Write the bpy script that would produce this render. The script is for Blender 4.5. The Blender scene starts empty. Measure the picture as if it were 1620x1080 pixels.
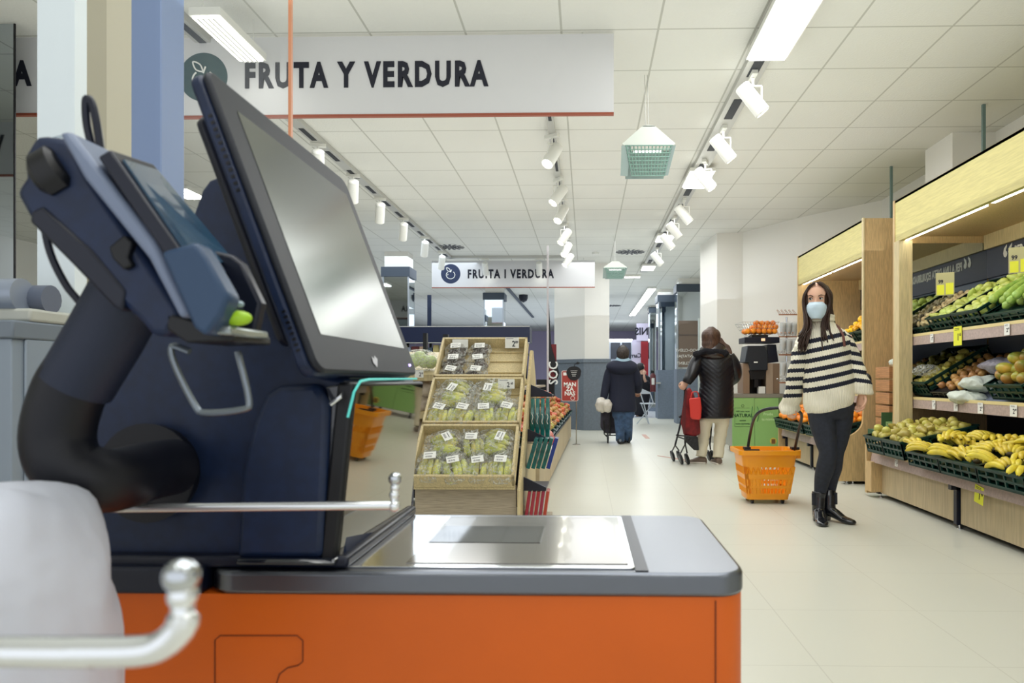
import bpy, math, random
from mathutils import Vector, Matrix, noise
random.seed(7)
R = math.radians
sc = bpy.context.scene
COL = sc.collection
# ---------------------------------------------------------------- camera, world, exposure
F = 1146.0; PX0 = 901.0; PY0 = 598.0; YAW = R(1.3); CH = 1.0
cam = bpy.data.cameras.new('camera'); co = bpy.data.objects.new('camera', cam); COL.objects.link(co)
cam.sensor_width = 36; cam.lens = F/1620*36
cam.shift_x = -(PX0-810)/1620; cam.shift_y = (PY0-540)/1620
cam.clip_start = .05
co.location = (0, 0, CH); co.rotation_euler = (R(90), 0, YAW)
cam.dof.use_dof = True; cam.dof.focus_distance = 5.2; cam.dof.aperture_fstop = 9
sc.camera = co
w = bpy.data.worlds.new('world'); sc.world = w; w.use_nodes = True
bg = w.node_tree.nodes['Background']; bg.inputs[0].default_value = (.93, .96, 1, 1); bg.inputs[1].default_value = 1.32
sc.view_settings.view_transform = 'Standard'; sc.view_settings.look = 'None'
sc.view_settings.gamma = 1; sc.view_settings.exposure = -0.26
def area(name, loc, size, e, col=(1, .97, .9), rot=(0, 0, 0)):
    l = bpy.data.lights.new(name, 'AREA'); l.shape = 'RECTANGLE'; l.size, l.size_y = size; l.energy = e; l.color = col
    o = bpy.data.objects.new(name, l); COL.objects.link(o); o.location = loc; o.rotation_euler = rot; return o
for (lx, ly, ls, le, lc) in ((1.1, 6.0, (1.2, 5), 90, 0), (-1.8, 7.5, (1.2, 5), 84, 0), (.6, 11.2, (2.0, 4.6), 78, 0), (.3, 1.0, (2.5, 2.0), 44, 0), (-3, 13, (2, 6), 100, 1), (.6, 19, (3, 6), 120, 1), (.6, 27, (3, 6), 110, 1), (-4, 22, (3, 6), 90, 1)):
    area('ceiling_fill', (lx, ly, 3.12), ls, le, ((.97, .985, 1), (.80, .89, 1))[lc])  # unseen area lamps added below the ceiling; the fittings glow on their own
for (lx, ly, ls, le, lc) in ((-.2, 5.0, (6, 9), 105, 0), (-2.2, 14.5, (9, 9), 120, 1), (-2, 25, (9, 10), 130, 1)):   # unseen up-facing lamps added to imitate light bounced onto the ceiling
    area('bounce_fill', (lx, ly, 2.2), ls, le, ((.95, .985, 1), (.80, .89, 1))[lc], (R(180), 0, 0))

def W(px, py, Y):
    """world point at world depth Y seen at a pixel of the 1620x1080 frame"""
    u = (px-PX0)/F; v = (PY0-py)/F; c, s = math.cos(YAW), math.sin(YAW)
    dx, dy = c*u-s, s*u+c
    t = Y/dy
    return Vector((dx*t, Y, CH+v*t))
def WX(px, Y): return W(px, 598, Y).x
# ---------------------------------------------------------------- materials
def lin(c):
    return tuple(((x/255)/12.92 if x/255 <= .04045 else ((x/255+.055)/1.055)**2.4) for x in c)
MATS = {}
def mat(name, col, rough=.5, metal=0, var=None, bump=None, coat=0, trans=0, em=0, alpha=1, col2=None, stretch=(1, 1, 1), ior=1.45, spec=None, thr=None, sss=0):
    if name in MATS: return MATS[name]
    m = bpy.data.materials.new(name); m.use_nodes = True; nt = m.node_tree; b = nt.nodes['Principled BSDF']
    c = (*lin(col), 1)
    b.inputs['Base Color'].default_value = c
    b.inputs['Roughness'].default_value = rough; b.inputs['Metallic'].default_value = metal
    b.inputs['Coat Weight'].default_value = coat; b.inputs['Transmission Weight'].default_value = trans
    b.inputs['Alpha'].default_value = alpha; b.inputs['IOR'].default_value = ior
    if spec is not None: b.inputs['Specular IOR Level'].default_value = spec
    if sss: b.inputs['Subsurface Weight'].default_value = sss; b.inputs['Subsurface Scale'].default_value = .01
    if em: b.inputs['Emission Color'].default_value = c; b.inputs['Emission Strength'].default_value = em
    def coords():
        tc = nt.nodes.new('ShaderNodeTexCoord'); mp = nt.nodes.new('ShaderNodeMapping'); mp.inputs['Scale'].default_value = stretch
        nt.links.new(tc.outputs['Object'], mp.inputs['Vector']); return mp.outputs[0]
    if var:
        v = coords(); n = nt.nodes.new('ShaderNodeTexNoise'); n.inputs['Scale'].default_value = var[0]; n.inputs['Detail'].default_value = 4
        nt.links.new(v, n.inputs['Vector'])
        rp = nt.nodes.new('ShaderNodeValToRGB'); cc = col2 or tuple(max(0, min(255, x*(1-var[1]))) for x in col)
        rp.color_ramp.elements[0].color = (*lin(cc), 1); rp.color_ramp.elements[1].color = c
        t = thr or (.38, .62); rp.color_ramp.elements[0].position, rp.color_ramp.elements[1].position = t
        nt.links.new(n.outputs['Fac'], rp.inputs[0]); nt.links.new(rp.outputs[0], b.inputs['Base Color'])
    if bump:
        v = coords(); n = nt.nodes.new('ShaderNodeTexNoise'); n.inputs['Scale'].default_value = bump[0]; n.inputs['Detail'].default_value = 3
        bp = nt.nodes.new('ShaderNodeBump'); bp.inputs['Strength'].default_value = bump[1]; bp.inputs['Distance'].default_value = bump[2] if len(bump) > 2 else .01
        nt.links.new(v, n.inputs['Vector']); nt.links.new(n.outputs['Fac'], bp.inputs['Height']); nt.links.new(bp.outputs[0], b.inputs['Normal'])
    MATS[name] = m; return m
def hue_jitter(m, amt=.12, hue=.02):
    """per-object tint so that repeats differ slightly"""
    nt = m.node_tree; b = nt.nodes['Principled BSDF']; s = b.inputs['Base Color']
    oi = nt.nodes.new('ShaderNodeObjectInfo'); h = nt.nodes.new('ShaderNodeHueSaturation')
    mr = nt.nodes.new('ShaderNodeMapRange'); mr.inputs[3].default_value = 1-amt; mr.inputs[4].default_value = 1+amt
    mh = nt.nodes.new('ShaderNodeMapRange'); mh.inputs[3].default_value = .5-hue; mh.inputs[4].default_value = .5+hue
    nt.links.new(oi.outputs['Random'], mr.inputs[0]); nt.links.new(oi.outputs['Random'], mh.inputs[0])
    nt.links.new(mr.outputs[0], h.inputs['Value']); nt.links.new(mh.outputs[0], h.inputs['Hue'])
    if s.is_linked: nt.links.new(s.links[0].from_socket, h.inputs['Color'])
    else: h.inputs['Color'].default_value = s.default_value
    nt.links.new(h.outputs[0], s); return m
# ---------------------------------------------------------------- mesh builder
class B:
    def __init__(s): s.v = []; s.f = []; s.m = []; s.mi = 0
    def add(s, vs, fs, M=None):
        k = len(s.v); s.v += [Vector(M @ Vector(v)) if M else Vector(v) for v in vs]
        s.f += [tuple(i+k for i in f) for f in fs]; s.m += [s.mi]*len(fs); return s
    def box(s, x0, x1, y0, y1, z0, z1, M=None):
        x0, x1 = sorted((x0, x1)); y0, y1 = sorted((y0, y1)); z0, z1 = sorted((z0, z1))
        return s.add([(x, y, z) for z in (z0, z1) for y in (y0, y1) for x in (x0, x1)],
              [(0, 2, 3, 1), (4, 5, 7, 6), (0, 1, 5, 4), (2, 6, 7, 3), (0, 4, 6, 2), (1, 3, 7, 5)], M)
    def hexa(s, p):   # 4 front points, 4 back points
        return s.add(p, [(3, 2, 1, 0), (4, 5, 6, 7), (0, 1, 5, 4), (1, 2, 6, 5), (2, 3, 7, 6), (3, 0, 4, 7)])
    def loft(s, rings, cap=True, closed=True, M=None):
        n = len(rings[0]); fs = []
        for i in range(len(rings)-1):
            for j in range(n if closed else n-1):
                a = i*n+j; b = i*n+(j+1) % n; fs.append((a, b, b+n, a+n))
        if cap and closed: fs.append(tuple(range(n-1, -1, -1))); fs.append(tuple((len(rings)-1)*n+j for j in range(n)))
        return s.add([p for r in rings for p in r], fs, M)
    def prism(s, poly, axis, a, b, M=None):
        """poly in the two other axes (x,z for 'y'; y,z for 'x'; x,y for 'z')"""
        f = {'y': lambda p, t: (p[0], t, p[1]), 'x': lambda p, t: (t, p[0], p[1]), 'z': lambda p, t: (p[0], p[1], t)}[axis]
        return s.loft([[f(p, a) for p in poly], [f(p, b) for p in poly]], M=M)
    def tube(s, pts, r, n=10, cap=True, sq=None, up=None, M=None):
        pts = [Vector(p) for p in pts]; N = len(pts); rings = []; prev = None
        for i, p in enumerate(pts):
            t = (pts[min(i+1, N-1)]-pts[max(i-1, 0)])
            t = t.normalized() if t.length > 1e-9 else Vector((0, 0, 1))
            if prev is None:
                u = Vector(up) if up else (Vector((0, 0, 1)) if abs(t.z) < .9 else Vector((0, 1, 0)))
                prev = u
            x = prev.cross(t)
            if x.length < 1e-6: x = t.orthogonal()
            x.normalize(); y = t.cross(x).normalized(); prev = y
            rr = r[i] if isinstance(r, (list, tuple)) else r
            ra, rb = rr if isinstance(rr, (list, tuple)) else (rr, rr*(sq or 1))
            rings.append([p+x*math.cos(2*math.pi*k/n)*ra+y*math.sin(2*math.pi*k/n)*rb for k in range(n)])
        return s.loft(rings, cap, M=M)
    def lathe(s, prof, n=16, loc=(0, 0, 0), M=None):
        T = (M or Matrix()) @ Matrix.Translation(loc)
        return s.loft([[(max(r, 1e-5)*math.cos(2*math.pi*k/n), max(r, 1e-5)*math.sin(2*math.pi*k/n), z) for k in range(n)] for r, z in prof], True, M=T)
    def ball(s, c, r, n=12, m=8, M=None):
        rx, ry, rz = r if isinstance(r, (tuple, list)) else (r, r, r)
        rings = []
        for i in range(m+1):
            t = math.pi*i/m; q = max(math.sin(t), 1e-4)
            rings.append([(c[0]+rx*q*math.cos(2*math.pi*k/n), c[1]+ry*q*math.sin(2*math.pi*k/n), c[2]-rz*math.cos(t)) for k in range(n)])
        return s.loft(rings, True, M=M)
    def add_b(s, o, M=None): return s.add(o.v, o.f, M)
def smoothpath(pts, k=6):
    """Catmull-Rom through points; tuples of any length"""
    out = []; n = len(pts)
    for i in range(n-1):
        p0, p1, p2, p3 = pts[max(i-1, 0)], pts[i], pts[i+1], pts[min(i+2, n-1)]
        for j in range(k):
            t = j/k
            out.append(tuple(.5*((2*b)+(-a+c)*t+(2*a-5*b+4*c-d)*t*t+(-a+3*b-3*c+d)*t**3) for a, b, c, d in zip(p0, p1, p2, p3)))
    out.append(tuple(pts[-1])); return out
def rrect(x0, x1, y0, y1, r, n=5):
    o = []
    for cx, cy, a in ((x1-r, y1-r, 0), (x0+r, y1-r, 90), (x0+r, y0+r, 180), (x1-r, y0+r, 270)):
        for k in range(n+1):
            t = R(a+90*k/n); o.append((cx+r*math.cos(t), cy+r*math.sin(t)))
    return o
def wloc(o):
    v = Vector((0, 0, 0))
    while o: v += o.location; o = o.parent
    return v
def obj(name, b, m, parent=None, bevel=0, sub=0, smooth=35, label=None, cat=None, group=None, kind=None, base=False, remesh=0, sm=0, solid=0):
    me = bpy.data.meshes.new(name)
    off = Vector((0, 0, 0))
    if parent is not None: off = wloc(parent)
    elif base and b.v:
        xs = [v.x for v in b.v]; ys = [v.y for v in b.v]; zs = [v.z for v in b.v]
        off = Vector(((min(xs)+max(xs))/2, (min(ys)+max(ys))/2, min(zs)))
    me.from_pydata([tuple(v-off) for v in b.v], [], b.f)
    ms = m if isinstance(m, (list, tuple)) else [m]
    for x in ms: me.materials.append(x)
    if len(ms) > 1: me.polygons.foreach_set('material_index', b.m)
    me.validate(); me.update()
    if smooth:
        me.polygons.foreach_set('use_smooth', [True]*len(me.polygons))
        if not (remesh or sub): me.set_sharp_from_angle(angle=R(smooth))
    o = bpy.data.objects.new(name, me); COL.objects.link(o)
    if parent is not None: o.parent = parent
    else: o.location = off
    if bevel:
        q = o.modifiers.new('b', 'BEVEL'); q.width = bevel; q.segments = 2; q.limit_method = 'ANGLE'; q.angle_limit = R(40)
    if solid:
        q = o.modifiers.new('t', 'SOLIDIFY'); q.thickness = solid; q.offset = 0
    if remesh:
        q = o.modifiers.new('r', 'REMESH'); q.mode = 'VOXEL'; q.voxel_size = remesh; q.use_smooth_shade = True
    if sm:
        q = o.modifiers.new('s', 'SMOOTH'); q.iterations = sm; q.factor = .6
    if sub:
        q = o.modifiers.new('s', 'SUBSURF'); q.levels = q.render_levels = sub
    if label: o['label'] = label
    if cat: o['category'] = cat
    if group: o['group'] = group
    if kind: o['kind'] = kind
    return o
def thing(name, label, cat, loc=(0, 0, 0), group=None):
    o = bpy.data.objects.new(name, None); COL.objects.link(o); o.location = loc; o.empty_display_size = .05
    o['label'] = label; o['category'] = cat
    if group: o['group'] = group
    return o
def struct(name, b, m, parent=None, **k):
    if parent is None: k['kind'] = 'structure'
    return obj(name, b, m, parent, **k)
def copy_tree(o, parent=None, mesh=True):
    c = o.copy(); COL.objects.link(c)
    if parent is not None: c.parent = parent
    for ch in list(o.children): copy_tree(ch, c)
    return c
def dup(o, loc, rot=None, label=None, group=None, scale=None, first=[None]):
    c = copy_tree(o); c.location = loc
    if rot is not None:
        if isinstance(rot, Matrix): c.rotation_euler = rot.to_3x3().to_euler()
        else: c.rotation_euler = rot
    if label: c['label'] = label
    if group: c['group'] = group
    if scale: c.scale = (scale,)*3 if not isinstance(scale, tuple) else scale
    return c
class Kind:
    """first call hands out the prototype itself, later calls copies of it"""
    def __init__(s, proto): s.p = proto; s.used = False; s.pend = None
    def put(s, loc, rot=None, label=None, group=None, scale=None):
        if not s.used:
            s.used = True; s.c = copy_tree(s.p); o = s.p   # keep one untouched spare to copy from
            s.p2 = s.c
        else: o = copy_tree(s.p2)
        o.location = loc
        if rot is not None: o.rotation_euler = rot.to_3x3().to_euler() if isinstance(rot, Matrix) else rot
        if label: o['label'] = label
        if group: o['group'] = group
        if scale: o.scale = (scale,)*3 if not isinstance(scale, tuple) else scale
        return o
    def end(s):
        q = s.p2 if s.used else s.p
        def rm(o):
            for c in list(o.children): rm(c)
            bpy.data.objects.remove(o)
        rm(q)
def text_b(body, size, thick=.002, off=0.0, sx=1.0, space=1.0, align='CENTER', M=None, mirror=False):
    cu = bpy.data.curves.new('t', 'FONT'); cu.body = body; cu.size = size; cu.align_x = align; cu.align_y = 'CENTER'
    cu.extrude = thick; cu.offset = off; cu.space_character = space; cu.resolution_u = 2
    o = bpy.data.objects.new('t', cu); COL.objects.link(o)
    dg = bpy.context.evaluated_depsgraph_get(); me = bpy.data.meshes.new_from_object(o.evaluated_get(dg))
    b = B(); S = Matrix.Diagonal((sx*(-1 if mirror else 1), 1, 1, 1))
    b.add([v.co[:] for v in me.vertices], [tuple(p.vertices) for p in me.polygons], (M or Matrix()) @ S)
    bpy.data.objects.remove(o); bpy.data.curves.remove(cu); bpy.data.meshes.remove(me)
    return b
def face_y(x, y, z): return Matrix.Translation((x, y, z)) @ Matrix.Rotation(R(90), 4, 'X')                      # reads facing -Y
def face_back(x, y, z): return Matrix.Translation((x, y, z)) @ Matrix.Rotation(R(180), 4, 'Z') @ Matrix.Rotation(R(90), 4, 'X')
def face_negx(x, y, z): return Matrix.Translation((x, y, z)) @ Matrix.Rotation(R(-90), 4, 'Z') @ Matrix.Rotation(R(90), 4, 'X')
# shared materials
white = mat('white_paint', (232, 232, 222), .45)
steelm = mat('brushed_steel', (205, 200, 192), .28, 1, bump=(40, .03), stretch=(1, 30, 1))
chrome = mat('chrome', (225, 228, 232), .12, 1)
navy = mat('navy_plastic', (21, 38, 70), .45, var=(60, .12))
navy2 = mat('navy_dark_plastic', (14, 20, 38), .35)
black = mat('black_plastic', (13, 14, 18), .4)
wood = mat('pale_beech', (214, 196, 150), .5, var=(9, .10), stretch=(14, 14, 1), bump=(60, .05))
woody = mat('canopy_beech', (208, 196, 124), .45, var=(7, .06), stretch=(1, 1, 14))
woodd = mat('panel_beech', (212, 180, 128), .5, var=(12, .12), stretch=(16, 16, 1))
woodg = mat('greyish_oak', (186, 172, 148), .5, var=(10, .13), stretch=(1, 1, 18))
crateg = mat('dark_green_plastic', (16, 58, 50), .38)
paper = mat('paper_white', (238, 238, 232), .6)
yellowp = mat('paper_yellow', (232, 232, 60), .55)
inkm = mat('ink', (24, 26, 40), .6)
film = mat('clear_film', (244, 246, 240), .14, alpha=.2, spec=1.0, bump=(34, 1.0, .06))
def glint_streaks(m, sc_=26, lo=.10, hi=.62):  # opaque streaks put into the alpha stand in for glints on film folds
    nt = m.node_tree; b = nt.nodes['Principled BSDF']; tc = nt.nodes.new('ShaderNodeTexCoord'); n = nt.nodes.new('ShaderNodeTexNoise')
    n.inputs['Scale'].default_value = sc_; n.inputs['Detail'].default_value = 3; n.inputs['Distortion'].default_value = 1.2; nt.links.new(tc.outputs['Object'], n.inputs['Vector'])
    r = nt.nodes.new('ShaderNodeValToRGB'); e = r.color_ramp.elements; e[0].position = .44; e[0].color = (lo,)*3+(1,); e[1].position = .56; e[1].color = (lo,)*3+(1,)
    k = e.new(.5); k.color = (hi,)*3+(1,); nt.links.new(n.outputs['Fac'], r.inputs[0]); nt.links.new(r.outputs[0], b.inputs['Alpha'])
glint_streaks(film)
# ---------------------------------------------------------------- room shell
CZ = 3.2
def grid_mat(name, col, line, sx, sy, ox, oy, lw, rough, bumpn=None, spec=.5, coat=0):
    m = mat(name, col, rough, coat=coat, spec=spec); nt = m.node_tree; b = nt.nodes['Principled BSDF']
    tc = nt.nodes.new('ShaderNodeTexCoord'); sp = nt.nodes.new('ShaderNodeSeparateXYZ'); nt.links.new(tc.outputs['Object'], sp.inputs[0])
    def mth(op, a, bb=None):
        n = nt.nodes.new('ShaderNodeMath'); n.operation = op
        for i, x in enumerate((a, bb)):
            if x is None: continue
            if isinstance(x, (int, float)): n.inputs[i].default_value = x
            else: nt.links.new(x, n.inputs[i])
        return n.outputs[0]
    def ln(o, s, off):
        f = mth('FRACT', mth('DIVIDE', mth('SUBTRACT', o, off), s))
        d = mth('MINIMUM', f, mth('SUBTRACT', 1.0, f))
        return mth('LESS_THAN', mth('MULTIPLY', d, s), lw/2)
    g = mth('MAXIMUM', ln(sp.outputs[0], sx, ox), ln(sp.outputs[1], sy, oy))
    n = nt.nodes.new('ShaderNodeTexNoise'); n.inputs['Scale'].default_value = .9; nt.links.new(tc.outputs['Object'], n.inputs['Vector'])
    mx = nt.nodes.new('ShaderNodeMix'); mx.data_type = 'RGBA'; mx.inputs[6].default_value = (*lin(col), 1); mx.inputs[7].default_value = (*lin(tuple(c*.95 for c in col)), 1)
    nt.links.new(n.outputs['Fac'], mx.inputs[0])
    m2 = nt.nodes.new('ShaderNodeMix'); m2.data_type = 'RGBA'; m2.inputs[7].default_value = (*lin(line), 1)
    nt.links.new(g, m2.inputs[0]); nt.links.new(mx.outputs[2], m2.inputs[6]); nt.links.new(m2.outputs[2], b.inputs['Base Color'])
    if bumpn:
        n2 = nt.nodes.new('ShaderNodeTexNoise'); n2.inputs['Scale'].default_value = bumpn[0]; nt.links.new(tc.outputs['Object'], n2.inputs['Vector'])
        bp = nt.nodes.new('ShaderNodeBump'); bp.inputs['Strength'].default_value = bumpn[1]; bp.inputs['Distance'].default_value = .01
        nt.links.new(n2.outputs['Fac'], bp.inputs['Height']); nt.links.new(bp.outputs[0], b.inputs['Normal'])
    return m
floorm = grid_mat('floor_vinyl', (219, 218, 204), (200, 198, 184), .61, .61, .2, .1, .005, .3, spec=.45)
ceilm = grid_mat('ceiling_tile', (226, 226, 218), (184, 184, 174), .612, .612, 1.68, 4.58, .014, .8, (60, .3))
b = B().box(-9, 4.4, -2.5, 18.3, -.1, 0); struct('floor', b, floorm, smooth=0)
b = B().box(-9, 4.4, -2.5, 34, CZ, CZ+.1); struct('ceiling', b, ceilm, smooth=0)
floor2 = grid_mat('floor_grey_tile', (186, 190, 196), (160, 164, 172), .8, .8, .1, .1, .006, .3)
b = B().box(-9, 4.4, 18.3, 34, -.1, 0); o = struct('floor', b, floor2, smooth=0)
wallm = mat('wall_plaster', (232, 230, 222), .6, bump=(80, .05))
wain = mat('wainscot_grey', (112, 122, 132), .5, var=(30, .05))
wainb = mat('wainscot_blue_grey', (122, 134, 150), .5, var=(30, .05))
# right wall: along the shelves, then angled, then a flat face and the passage side
pts = [(3.66, -2.5), (3.66, 9.05), (2.95, 9.95), (2.37, 11.0), (1.99, 11.05), (1.9, 12.1), (2.25, 12.4), (4.4, 12.4), (4.4, -2.5)]
struct('wall_right', B().box(3.66, 4.4, -2.5, 9.05, 0, CZ), wallm, smooth=0)
struct('wall_right', B().prism([(3.66, 9.05), (2.95, 9.95), (3.3, 10.3), (4.0, 9.05)], 'z', 0, CZ), wallm, smooth=0)
struct('wall_right', B().prism([(2.95, 9.95), (2.37, 11.0), (2.9, 11.2), (3.3, 10.3)], 'z', 0, CZ), wallm, smooth=0)
struct('wall_right', B().prism([(2.37, 11.0), (1.99, 11.05), (1.9, 12.1), (2.25, 12.4), (2.9, 12.4), (2.9, 11.2)], 'z', 0, CZ), wallm, smooth=0)
b = B().prism([(2.365, 10.98), (1.985, 11.03), (1.89, 12.1), (1.88, 12.1), (1.97, 11.01), (2.36, 10.96)], 'z', 0, .1); struct('baseboard_right', b, mat('baseboard', (176, 172, 160), .5), smooth=0)
b = B().box(3.28, 3.66, 6.56, 7.08, 0, CZ); struct('trim_1', b, wallm, smooth=0)
# centre column with grey wainscot
x0, x1, xm, Y = WX(877, 14.6), WX(964, 13.9), WX(925, 13.9), 13.9
poly = [(x0, 14.6), (xm, Y), (x1, Y), (x1, 15.3), (x0, 15.3)]
b = B().prism(poly, 'z', 1.3, CZ); struct('wall_center', b, wallm, smooth=0)
e = .02; b = B().prism([(x0-e, 14.6), (xm-e, Y-e), (x1+e, Y-e), (x1+e, 15.3), (x0-e, 15.3)], 'z', 0, 1.3)
b.prism([(x0-.04, 14.6), (xm-.03, Y-.04), (x1+.03, Y-.04), (x1+.03, 15.3), (x0-.04, 15.3)], 'z', 1.3, 1.37); struct('trim_2', b, wain, smooth=0)
# far walls
b = B().box(-9, 4.4, 33.9, 34.1, 0, CZ)
struct('wall_back', b, mat('far_wall_lilac', (196, 184, 214), .6), smooth=0)
b = B().box(-9.1, -9, -2.5, 34, 0, CZ); struct('wall_left', b, wallm, smooth=0)
# passage side wall with frame (far right of the corridor)
b = B().box(2.6, 4.4, 12.4, 34, 0, CZ); struct('wall_passage', b, wallm, smooth=0)
# ---------------------------------------------------------------- mirror clad columns
mirror = mat('mirror_glass', (186, 194, 200), .03, 1)
band = mat('column_top_band', (62, 72, 84), .5)
def mcolumn(label, x0, x1, y0, y1, topz, wz=0, bandh=.17, wm=None):
    t = thing('mirrored_column', label, 'column', ((x0+x1)/2, (y0+y1)/2, 0), 'mirror-clad columns')
    obj('mirror_cladding', B().box(x0, x1, y0, y1, max(wz, .1), topz-bandh), mirror, t, smooth=0)
    obj('top_band', B().box(x0-.03, x1+.03, y0-.03, y1+.03, topz-bandh, topz), band, t, smooth=0)
    obj('plinth', B().box(x0-.02, x1+.02, y0-.02, y1+.02, 0, max(wz, .1)), wm or wainb, t, smooth=0)
    b = B()
    for x in (x0, x1):
        for y in (y0,): b.box(x-.012, x+.012, y-.012, y+.012, max(wz, .1), topz-bandh)
    obj('edge_profile', b, mat('alu', (170, 176, 182), .35, .8), t, smooth=0)
    if topz < CZ: obj('column_head', B().box(x0+.02, x1-.02, y0+.02, y1-.02, topz, CZ), wallm, t, smooth=0)
    return t
mcolumn('mirror-clad column with a dark top band left of the smaller hanging sign', WX(606, 12.5), WX(646, 12.5), 12.5, 12.95, 2.93)
mcolumn('mirror-clad column seen under the middle of the smaller hanging sign', WX(766, 17.5), WX(796, 17.5), 17.5, 18.0, 3.07)
mcolumn('widest mirror-clad column, behind the long-haired stroller pusher, with a noticeboard reflection', WX(1072, 16.0), WX(1109, 16.0), 16.0, 16.5, 3.07, 1.2)
mcolumn('mirror-clad column above a blue-grey base, beside the grey wall panel in the passage', WX(1042, 17.9), WX(1071, 17.9), 17.9, 18.5, 3.05, 1.2)
mcolumn('narrow far mirror-clad column left of the other passage columns', WX(1028, 22), WX(1040, 22), 22, 22.5, 3.15)
# tall mirror at the left edge
t = thing('wall_mirror', 'tall frameless mirror at the left edge showing a reversed sign', 'mirror', (-4.6, 4.4, 0))
obj('mirror_pane', B().box(-6.0, WX(22, 4.4), 4.4, 4.404, .3, CZ-.01), mirror, t, smooth=0)
obj('frame', B().box(WX(22, 4.4), WX(24.5, 4.4), 4.396, 4.404, 0, CZ-.01), black, t, smooth=0)
# noticeboard reflection built as a solid panel on the widest column
t = thing('notice_reflection', 'noticeboard reflection built as a brown panel with reversed lettering on the widest passage column', 'sign', (WX(1090, 15.93), 15.95, 1.2))
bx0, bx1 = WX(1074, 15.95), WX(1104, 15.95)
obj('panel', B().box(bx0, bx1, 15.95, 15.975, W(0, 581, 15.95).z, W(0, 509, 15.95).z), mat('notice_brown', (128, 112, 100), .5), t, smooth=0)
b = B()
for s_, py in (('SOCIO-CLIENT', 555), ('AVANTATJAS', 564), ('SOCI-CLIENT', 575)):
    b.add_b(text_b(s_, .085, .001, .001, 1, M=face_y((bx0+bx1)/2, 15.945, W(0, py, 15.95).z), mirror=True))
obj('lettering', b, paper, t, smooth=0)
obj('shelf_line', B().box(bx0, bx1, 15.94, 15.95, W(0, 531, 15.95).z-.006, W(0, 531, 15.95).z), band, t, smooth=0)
# door frame at the wall by the widest column
b = B().box(WX(1108, 12.6)-.03, WX(1115, 12.6), 12.6, 12.68, 0, W(0, 505, 12.6).z)
struct('door_1', b, mat('door_frame_grey', (178, 188, 184), .4), smooth=0)
# grey wall panel in the passage behind the chair
# ---------------------------------------------------------------- ceiling fittings
lampm = mat('lamp_glow', (255, 255, 248), em=9)
lampd = mat('lamp_glow_soft', (255, 255, 248), em=4)
wh = mat('white_metal', (222, 222, 214), .4)
def luminaire(label, x0, x1, y0, y1, stripes=0, z=CZ):
    t = thing('ceiling_luminaire', label, 'ceiling light', ((x0+x1)/2, (y0+y1)/2, z-.05), 'ceiling luminaires')
    obj('housing', B().box(x0-.015, x1+.015, y0-.015, y1+.015, z-.045, z-.001), wh, t, smooth=0)
    obj('diffuser', B().box(x0, x1, y0, y1, z-.055, z-.046), lampm, t, smooth=0)
    if stripes:
        b = B(); 
        for k in range(1, stripes):
            x = x0+(x1-x0)*k/stripes; b.box(x-.006, x+.006, y0, y1, z-.062, z-.0555)
        obj('louvre', b, wh, t, smooth=0)
    return t
lt = luminaire('bright four-strip luminaire hanging before the left half of the large sign', WX(302, 3.9)+.01, WX(346, 3.9), 3.9, 4.44, 5, 3.015)
obj('hanger', B().tube([(-2.12, 3.95, 3.01), (-2.1, 3.95, CZ)], .003, 5).tube([(-2.04, 4.4, 3.01), (-2.04, 4.4, CZ)], .003, 5), wh, lt)
luminaire('luminaire glimpsed between the blue post and the monitor top', WX(286, 8.45), WX(313, 8.4), 8.15, 8.6, 3)
trx = 1.18
lz = CZ-.045
for (y0, y1, l) in ((4.05, 4.82, 'largest bright panel light at the top edge of the right track'), (7.45, 8.05, 'second nearest bright panel light on the right track'), (10.8, 11.25, 'third bright panel light along the right track'), (13.7, 14.2, 'fourth, small panel light on the right track near the end')):
    luminaire(l, 1.08, 1.31, y0, y1, 0, lz)
luminaire('long slanting tube light over the passage', WX(1017, 23)-.3, WX(1017, 23)-.12, 17.5, 25, 0)
luminaire('tube light seen below the smaller sign, beside the white column', WX(885, 18)-.02, WX(885, 18)+.1, 13.7, 19.5, 0)
luminaire('wide tube light across the passage ceiling behind the smaller pendant lamp', WX(964, 15.5), WX(1012, 15.5), 15.4, 15.55)
for (x0, x1, y0, y1, l) in ((-.9, -.7, -1.2, .1, 'left'), (.5, .7, -.9, .4, 'middle'), (1.9, 2.1, -1.2, .1, 'right')):
    luminaire('%s of the luminaires behind the till' % l, x0, x1, y0, y1, 4)
# tracks
trk = mat('track_aluminium', (188, 188, 182), .4, .3)
slot = mat('track_slot', (40, 44, 50), .6)
def track(label, x, y0, y1, wdt=.05, segs=10):
    t = thing('light_track', label, 'track', (x, (y0+y1)/2, CZ-.04), 'ceiling light tracks')
    obj('rail', B().box(x-wdt, x+wdt, y0, y1, CZ-.045, CZ-.001), trk, t, smooth=0)
    n = segs
    for k in range(n):
        a = y0+(y1-y0)*(k+.12)/n; c = y0+(y1-y0)*(k+.62)/n; obj('slot', B().box(x-wdt*.45, x+wdt*.45, a, c, CZ-.049, CZ-.046), slot, t, smooth=0)
track('right-hand ceiling track with bright panel lights', trx, 3.0, 14.8, .075, 14)
track('left-hand ceiling track running to the smaller sign', -2.46, 3.0, 13.0, .05, 16)
track('middle ceiling track carrying a row of white spotlights', -.30, 5.6, 13.0, .03, 10)
t = thing('light_track', 'short cross track in front of the smaller sign', 'track', (-1.4, 13.0, CZ-.04), 'ceiling light tracks')
obj('rail', B().box(-2.46, -.30, 12.96, 13.04, CZ-.045, CZ-.001), trk, t, smooth=0)
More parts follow.
